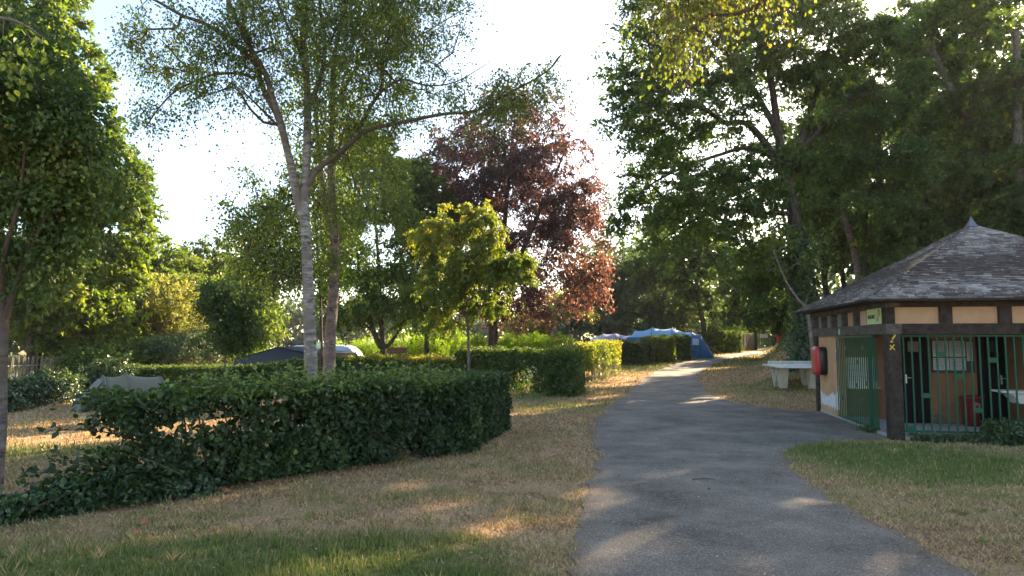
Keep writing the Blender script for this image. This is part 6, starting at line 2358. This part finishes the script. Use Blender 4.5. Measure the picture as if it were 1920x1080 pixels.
# ------------------------------------------------------------------ far backdrop woods
def farwood(name, label, pts, hgt, nl, L_, mat, tint0, depth=8, kind='stuff'):
    pts = [np.array(p_, float) for p_ in pts]
    seg = [np.linalg.norm(pts[i + 1][:2] - pts[i][:2]) for i in range(len(pts) - 1)]
    cum = np.concatenate([[0], np.cumsum(seg)])
    pa = np.array(pts)
    nC = 900
    s = rng.uniform(0, cum[-1], nC)
    k = np.clip(np.searchsorted(cum, s) - 1, 0, len(seg) - 1)
    f = ((s - cum[k]) / np.array(seg)[k])[:, None]
    c2 = pa[k] * (1 - f) + pa[k + 1] * f
    c2 = c2 + rng.uniform(-depth / 2, depth / 2, (nC, 2))
    hmax = hgt * (.72 + .22 * noise(c2, .12, 1) + .12 * noise(c2, .4, 3))
    z = rng.uniform(0, 1, nC) ** .7 * hmax + height(c2[:, 0], c2[:, 1])
    cl_ = np.c_[c2, z]
    rr = hgt * .14
    n_ = nl
    i_ = rng.integers(0, nC, n_)
    ps = cl_[i_] + rand_unit(n_) * (rng.uniform(.2, 1, n_) ** .5 * rr)[:, None]
    tt_ = tint0 + np.repeat(0, n_) + rng.normal(0, .15, n_) + rng.normal(0, .18, nC)[i_]
    o_ = leaves(name, ps, rand_unit(n_), rand_unit(n_) + [0, -.2, .6], L_ * rng.uniform(.6, 1.3, n_), L_ * .7, np.clip(tt_, 0, 1), mat)
    o_['label'] = label
    o_['category'] = 'woodland'
    return o_


farwood('far_treeline', 'hazy line of distant trees beyond the campsite', [(-75, 120), (-30, 125), (10, 120), (45, 118)], 9.5, 15000, 1.3, LM['conifer'], .55, 10)
farwood('pond_treeline', 'sunlit trees along the far bank of the pond', [(-130, 70), (-100, 98), (-62, 108), (-40, 100)], 15, 17000, 1.15, LM['lime'], .35, 10)
farwood('far_wood', 'dense wood closing the view beyond the gate', [(14, 128), (45, 122), (80, 104)], 20, 18000, 1.0, LM['fol'], .3, 10)
farwood('left_wood', 'deep wood behind the pond trees at the left', [(-70, 50), (-56, 42), (-44, 38)], 15, 12000, .65, LM['lime'], .3, 5)
# reeds on the pond's far bank
nR = 5000
a_ = rng.uniform(1.2, 3.0, nR)
rx_ = rng.uniform(.93, 1.06, nR)
rxy = np.c_[-62 + 34 * rx_ * np.cos(a_), 62 + 25 * rx_ * np.sin(a_)]
ps = np.c_[rxy, np.maximum(height(rxy[:, 0], rxy[:, 1]), -1.1)]
ro = leaves('reeds', ps, np.c_[rng.normal(0, .15, (nR, 2)), np.ones(nR)], rand_unit(nR), rng.uniform(.7, 1.5, nR), .14, np.clip(rng.normal(.6, .2, nR), 0, 1), LM['ygreen'])
ro['label'] = 'band of reeds on the far bank of the pond'
ro['category'] = 'reeds'

# ------------------------------------------------------------------ grass, ground cover, litter
m_grass = leafmat('grass_blade', (.26, .165, .10), (.34, .28, .135), .25, tcol=(1.1, 1.05, .8), rough=.7, spec=.15, c2=(.12, .17, .04))
gr_ = m_grass.node_tree.nodes
for nd in gr_:
    if nd.type == 'VALTORGB':
        nd.color_ramp.elements[1].position = .45
        k_ = nd.color_ramp.elements.new(.22)
        k_.color = (.64, .43, .24, 1)
bld_poly = np.array([B2(-.05, -.05), B2(SL + .1, -.05), B2(SL + .1, SL + .1), B2(-.05, SL + .1)])
nG = 330000
th = rng.uniform(-R(43), R(43), nG)
rr = 4.6 * np.exp(rng.uniform(0, 1, nG) * math.log(62 / 4.6))
gx_, gy_ = rr * np.sin(th), rr * np.cos(th)
edge_j = rng.normal(0, .09, (nG, 2))
ok = ~pip(gx_ + edge_j[:, 0], gy_ + edge_j[:, 1], road_poly) & ~pip(gx_, gy_, bld_poly)
# drier and patchier turf: thin it by noise where it is bare
g_ = green(gx_, gy_)
bare = noise(np.c_[gx_, gy_], 2.3, 7)
ok &= ~((bare > .45) & (g_ < .35) & (rng.random(nG) < .75))
gx_, gy_, rr, g_ = gx_[ok], gy_[ok], rr[ok], g_[ok]
n_ = len(gx_)
tint = np.clip(g_ * .95 + rng.normal(0, .27, n_) + .12 * noise(np.c_[gx_, gy_], 9., 1), 0, 1)
isg = tint > .5
hgt = np.where(isg, rng.uniform(.02, .075, n_) * (1 + .35 * noise(np.c_[gx_, gy_], 6., 3)), rng.uniform(.02, .055, n_)) * (1 + rr / 26)
lean = np.where(isg, .55, 1.5)
ang = rng.uniform(0, 6.283, n_)
ax = np.c_[np.cos(ang) * lean * rng.uniform(.2, 1, n_), np.sin(ang) * lean * rng.uniform(.2, 1, n_), np.ones(n_)]
ax = unit(ax)
side = unit(np.cross(ax, rand_unit(n_)))
wd = (.0035 + rr * .00065)[:, None]
b0 = np.c_[gx_, gy_, height(gx_, gy_) - .004]
co = np.stack([b0 - side * wd, b0 + side * wd, b0 + ax * hgt[:, None]], 1).reshape(-1, 3)
fcs = np.arange(n_ * 3).reshape(-1, 3)
me = mesh_np('grass', co, fcs, False, {'tint': np.repeat(tint, 3)})
TRI[0] += n_
o_ = add('grass', me, m_grass, kind='stuff', label='short dry grass with green patches on both verges', category='grass')

# bank cover
nB = 26000
x_ = rng.uniform(9, 26, nB)
y_ = rng.uniform(26, 60, nB)
s_ = (x_ - 10.5) * .93 - (y_ - 25) * .365
ok = (s_ > -.5 + .5 * noise(np.c_[x_, y_], .8)) & (y_ > 27.5) & ~pip(x_, y_, road_poly)
x_, y_ = x_[ok], y_[ok]
hz_ = rng.uniform(0, .35, len(x_)) * (1 + .5 * noise(np.c_[x_, y_], 1.0, 2))
ps = np.c_[x_, y_, height(x_, y_) + hz_]
o_ = leaves('bank_cover', ps, rand_unit(len(ps)), rand_unit(len(ps)) * .8 + [-.3, -.5, .8], .16 * rng.uniform(.6, 1.3, len(ps)), .1, np.clip(.4 + rng.normal(0, .2, len(ps)), 0, 1), LM['ivy'])
o_['label'] = 'low ivy and bramble cover on the steep shaded bank'
o_['category'] = 'ground cover'

# fallen leaves and pale flakes
m_lit = leafmat('fallen_leaf', (.16, .07, .03), (.30, .17, .08), .1, rough=.8, c2=(.55, .47, .36))
nL = 13000
k = rng.integers(0, len(road_poly), nL)
q = road_poly[k] + rng.normal(0, .18, (nL, 2))
half = nL // 3
th = rng.uniform(-.75, .75, half)
r_ = 4.8 * np.exp(rng.uniform(0, 1, half) * math.log(4.5))
q[:half] = np.c_[r_ * np.sin(th), r_ * np.cos(th)]
hw = rng.uniform(0, 1, 1500)
q[half:half + 1500] = (pA + (pB - pA) * hw[:, None]) - nh * (WH * .5 + np.abs(rng.normal(0, .14, 1500)))[:, None]
onr = pip(q[:, 0], q[:, 1], road_poly)
ps = np.c_[q, height(q[:, 0], q[:, 1]) + np.where(onr, .024, .03)]
sz = rng.uniform(.008, .03, nL)
sz[half:half + 1500] *= 1.8
ax = rand_unit(nL)
ax[:, 2] *= .25
tt_ = rng.uniform(0, 1, nL)
tt_[:half] = rng.uniform(.5, 1, half)
tt_[half:half + 1500] *= .4
kp = ~((np.arange(nL) < half) & (rng.random(nL) < .45))
o_ = leaves('leaf_litter', ps[kp], ax[kp], (rand_unit(nL) * .35 + [0, 0, 1])[kp], sz[kp], sz[kp] * .7, tt_[kp], m_lit)
o_['label'] = 'fallen leaves and pale flakes along the road edges'
o_['category'] = 'leaf litter'
# plane tree leaves lying under the hedge at left
for k_, (u, v, rz) in enumerate([(265, 985, .3), (250, 1005, 1.9), (425, 925, 2.5)]):
    p_ = G(u, v)
    ld = thing('dead_leaf', ['curled brown leaf standing against the ivy trail', 'flat brown leaf on dry grass below the ivy trail', 'brown leaf lying at the foot of the big hedge'][k_], 'leaf', (p_[0], p_[1], p_[2] + .03), rz, 'large dead leaves by the hedge')
    g = MB()
    g.grid(lambda a_, b__: ((a_ - .5) * .13, (b__ - .5) * .12 * math.sin(math.pi * min(.97, max(.06, a_))), .035 * math.cos(5 * (b__ - .5)) * (a_) + .02 * a_), 6, 4)
    g.build('blade', simple('dead_leaf_brown', (.30, .12, .05), rough=.7, bump=.1), ld)
# broad-leaved weeds and taller tufts in the turf
pw, aw2, nw, lw2, tw2 = [], [], [], [], []
for k_ in range(520):
    r_ = 4.8 * math.exp(rng.uniform(0, 1) * math.log(5.0))
    t_ = rng.uniform(-.72, .72)
    x, y = r_ * math.sin(t_), r_ * math.cos(t_)
    if pip(np.array([x]), np.array([y]), road_poly)[0] or pip(np.array([x]), np.array([y]), bld_poly)[0] or noise(np.array([[x, y]]), 1.3, 5)[0] < .05:
        continue
    z = float(height(x, y))
    broad = rng.random() < .45
    m_ = rng.integers(7, 12) if broad else rng.integers(14, 26)
    for _ in range(m_):
        a_ = rng.uniform(0, 6.283)
        el_ = rng.uniform(.1, .6) if broad else rng.uniform(.8, 2.2)
        pw.append((x + rng.normal(0, .02), y + rng.normal(0, .02), z + .01))
        aw2.append((math.cos(a_), math.sin(a_), el_))
        nw.append((-math.cos(a_) * el_, -math.sin(a_) * el_, 1) if broad else (math.sin(a_), -math.cos(a_), .2))
        lw2.append((rng.uniform(.05, .10), .026) if broad else (rng.uniform(.08, .17), .006))
        tw2.append(rng.uniform(.75, 1) if broad or rng.random() < .6 else rng.uniform(.1, .35))
lw2 = np.array(lw2)
ww = leaves('weeds', np.array(pw), np.array(aw2, float), np.array(nw, float), lw2[:, 0], lw2[:, 1], np.array(tw2), m_grass)
ww['label'] = 'scattered weed rosettes and taller grass tufts in the dry turf'
ww['category'] = 'weeds'
# thin twigs dropped on the road
for k_, (u, v, rz, l_) in enumerate([(1320, 902, .1, .32), (1330, 920, 1.2, .08)]):
    p_ = G(u, v)
    tw_ = thing('fallen_twig', ['thin dark twig lying across the road', 'tiny dark twig lying on the road below the longer one'][k_], 'twig', (p_[0], p_[1], p_[2] + .024), rz)
    MB().tube([(-l_ / 2, 0, 0), (0, .02, .006), (l_ / 2, -.01, 0)], [.006, .005, .003], n=5).build('stick', B_['twig'], tw_)
print('TRIS', TRI[0])

# ------------------------------------------------------------------ morning air
hz = bpy.data.materials.new('morning_haze')
hz.use_nodes = True
hn = hz.node_tree
for nd in list(hn.nodes):
    if nd.type != 'OUTPUT_MATERIAL':
        hn.nodes.remove(nd)
pv = hn.nodes.new('ShaderNodeVolumePrincipled')
pv.inputs['Color'].default_value = (.88, .92, 1.0, 1)
pv.inputs['Density'].default_value = HAZE
pv.inputs['Anisotropy'].default_value = .35
hn.links.new(pv.outputs[0], hn.nodes['Material Output'].inputs['Volume'])
hb = MB().box((0, 500, 14.5), (1440, 1240, 37))
ho = hb.build('haze', hz, None, kind='stuff')
ho['label'] = 'thin pale morning haze lying over the campsite'
ho['category'] = 'haze'
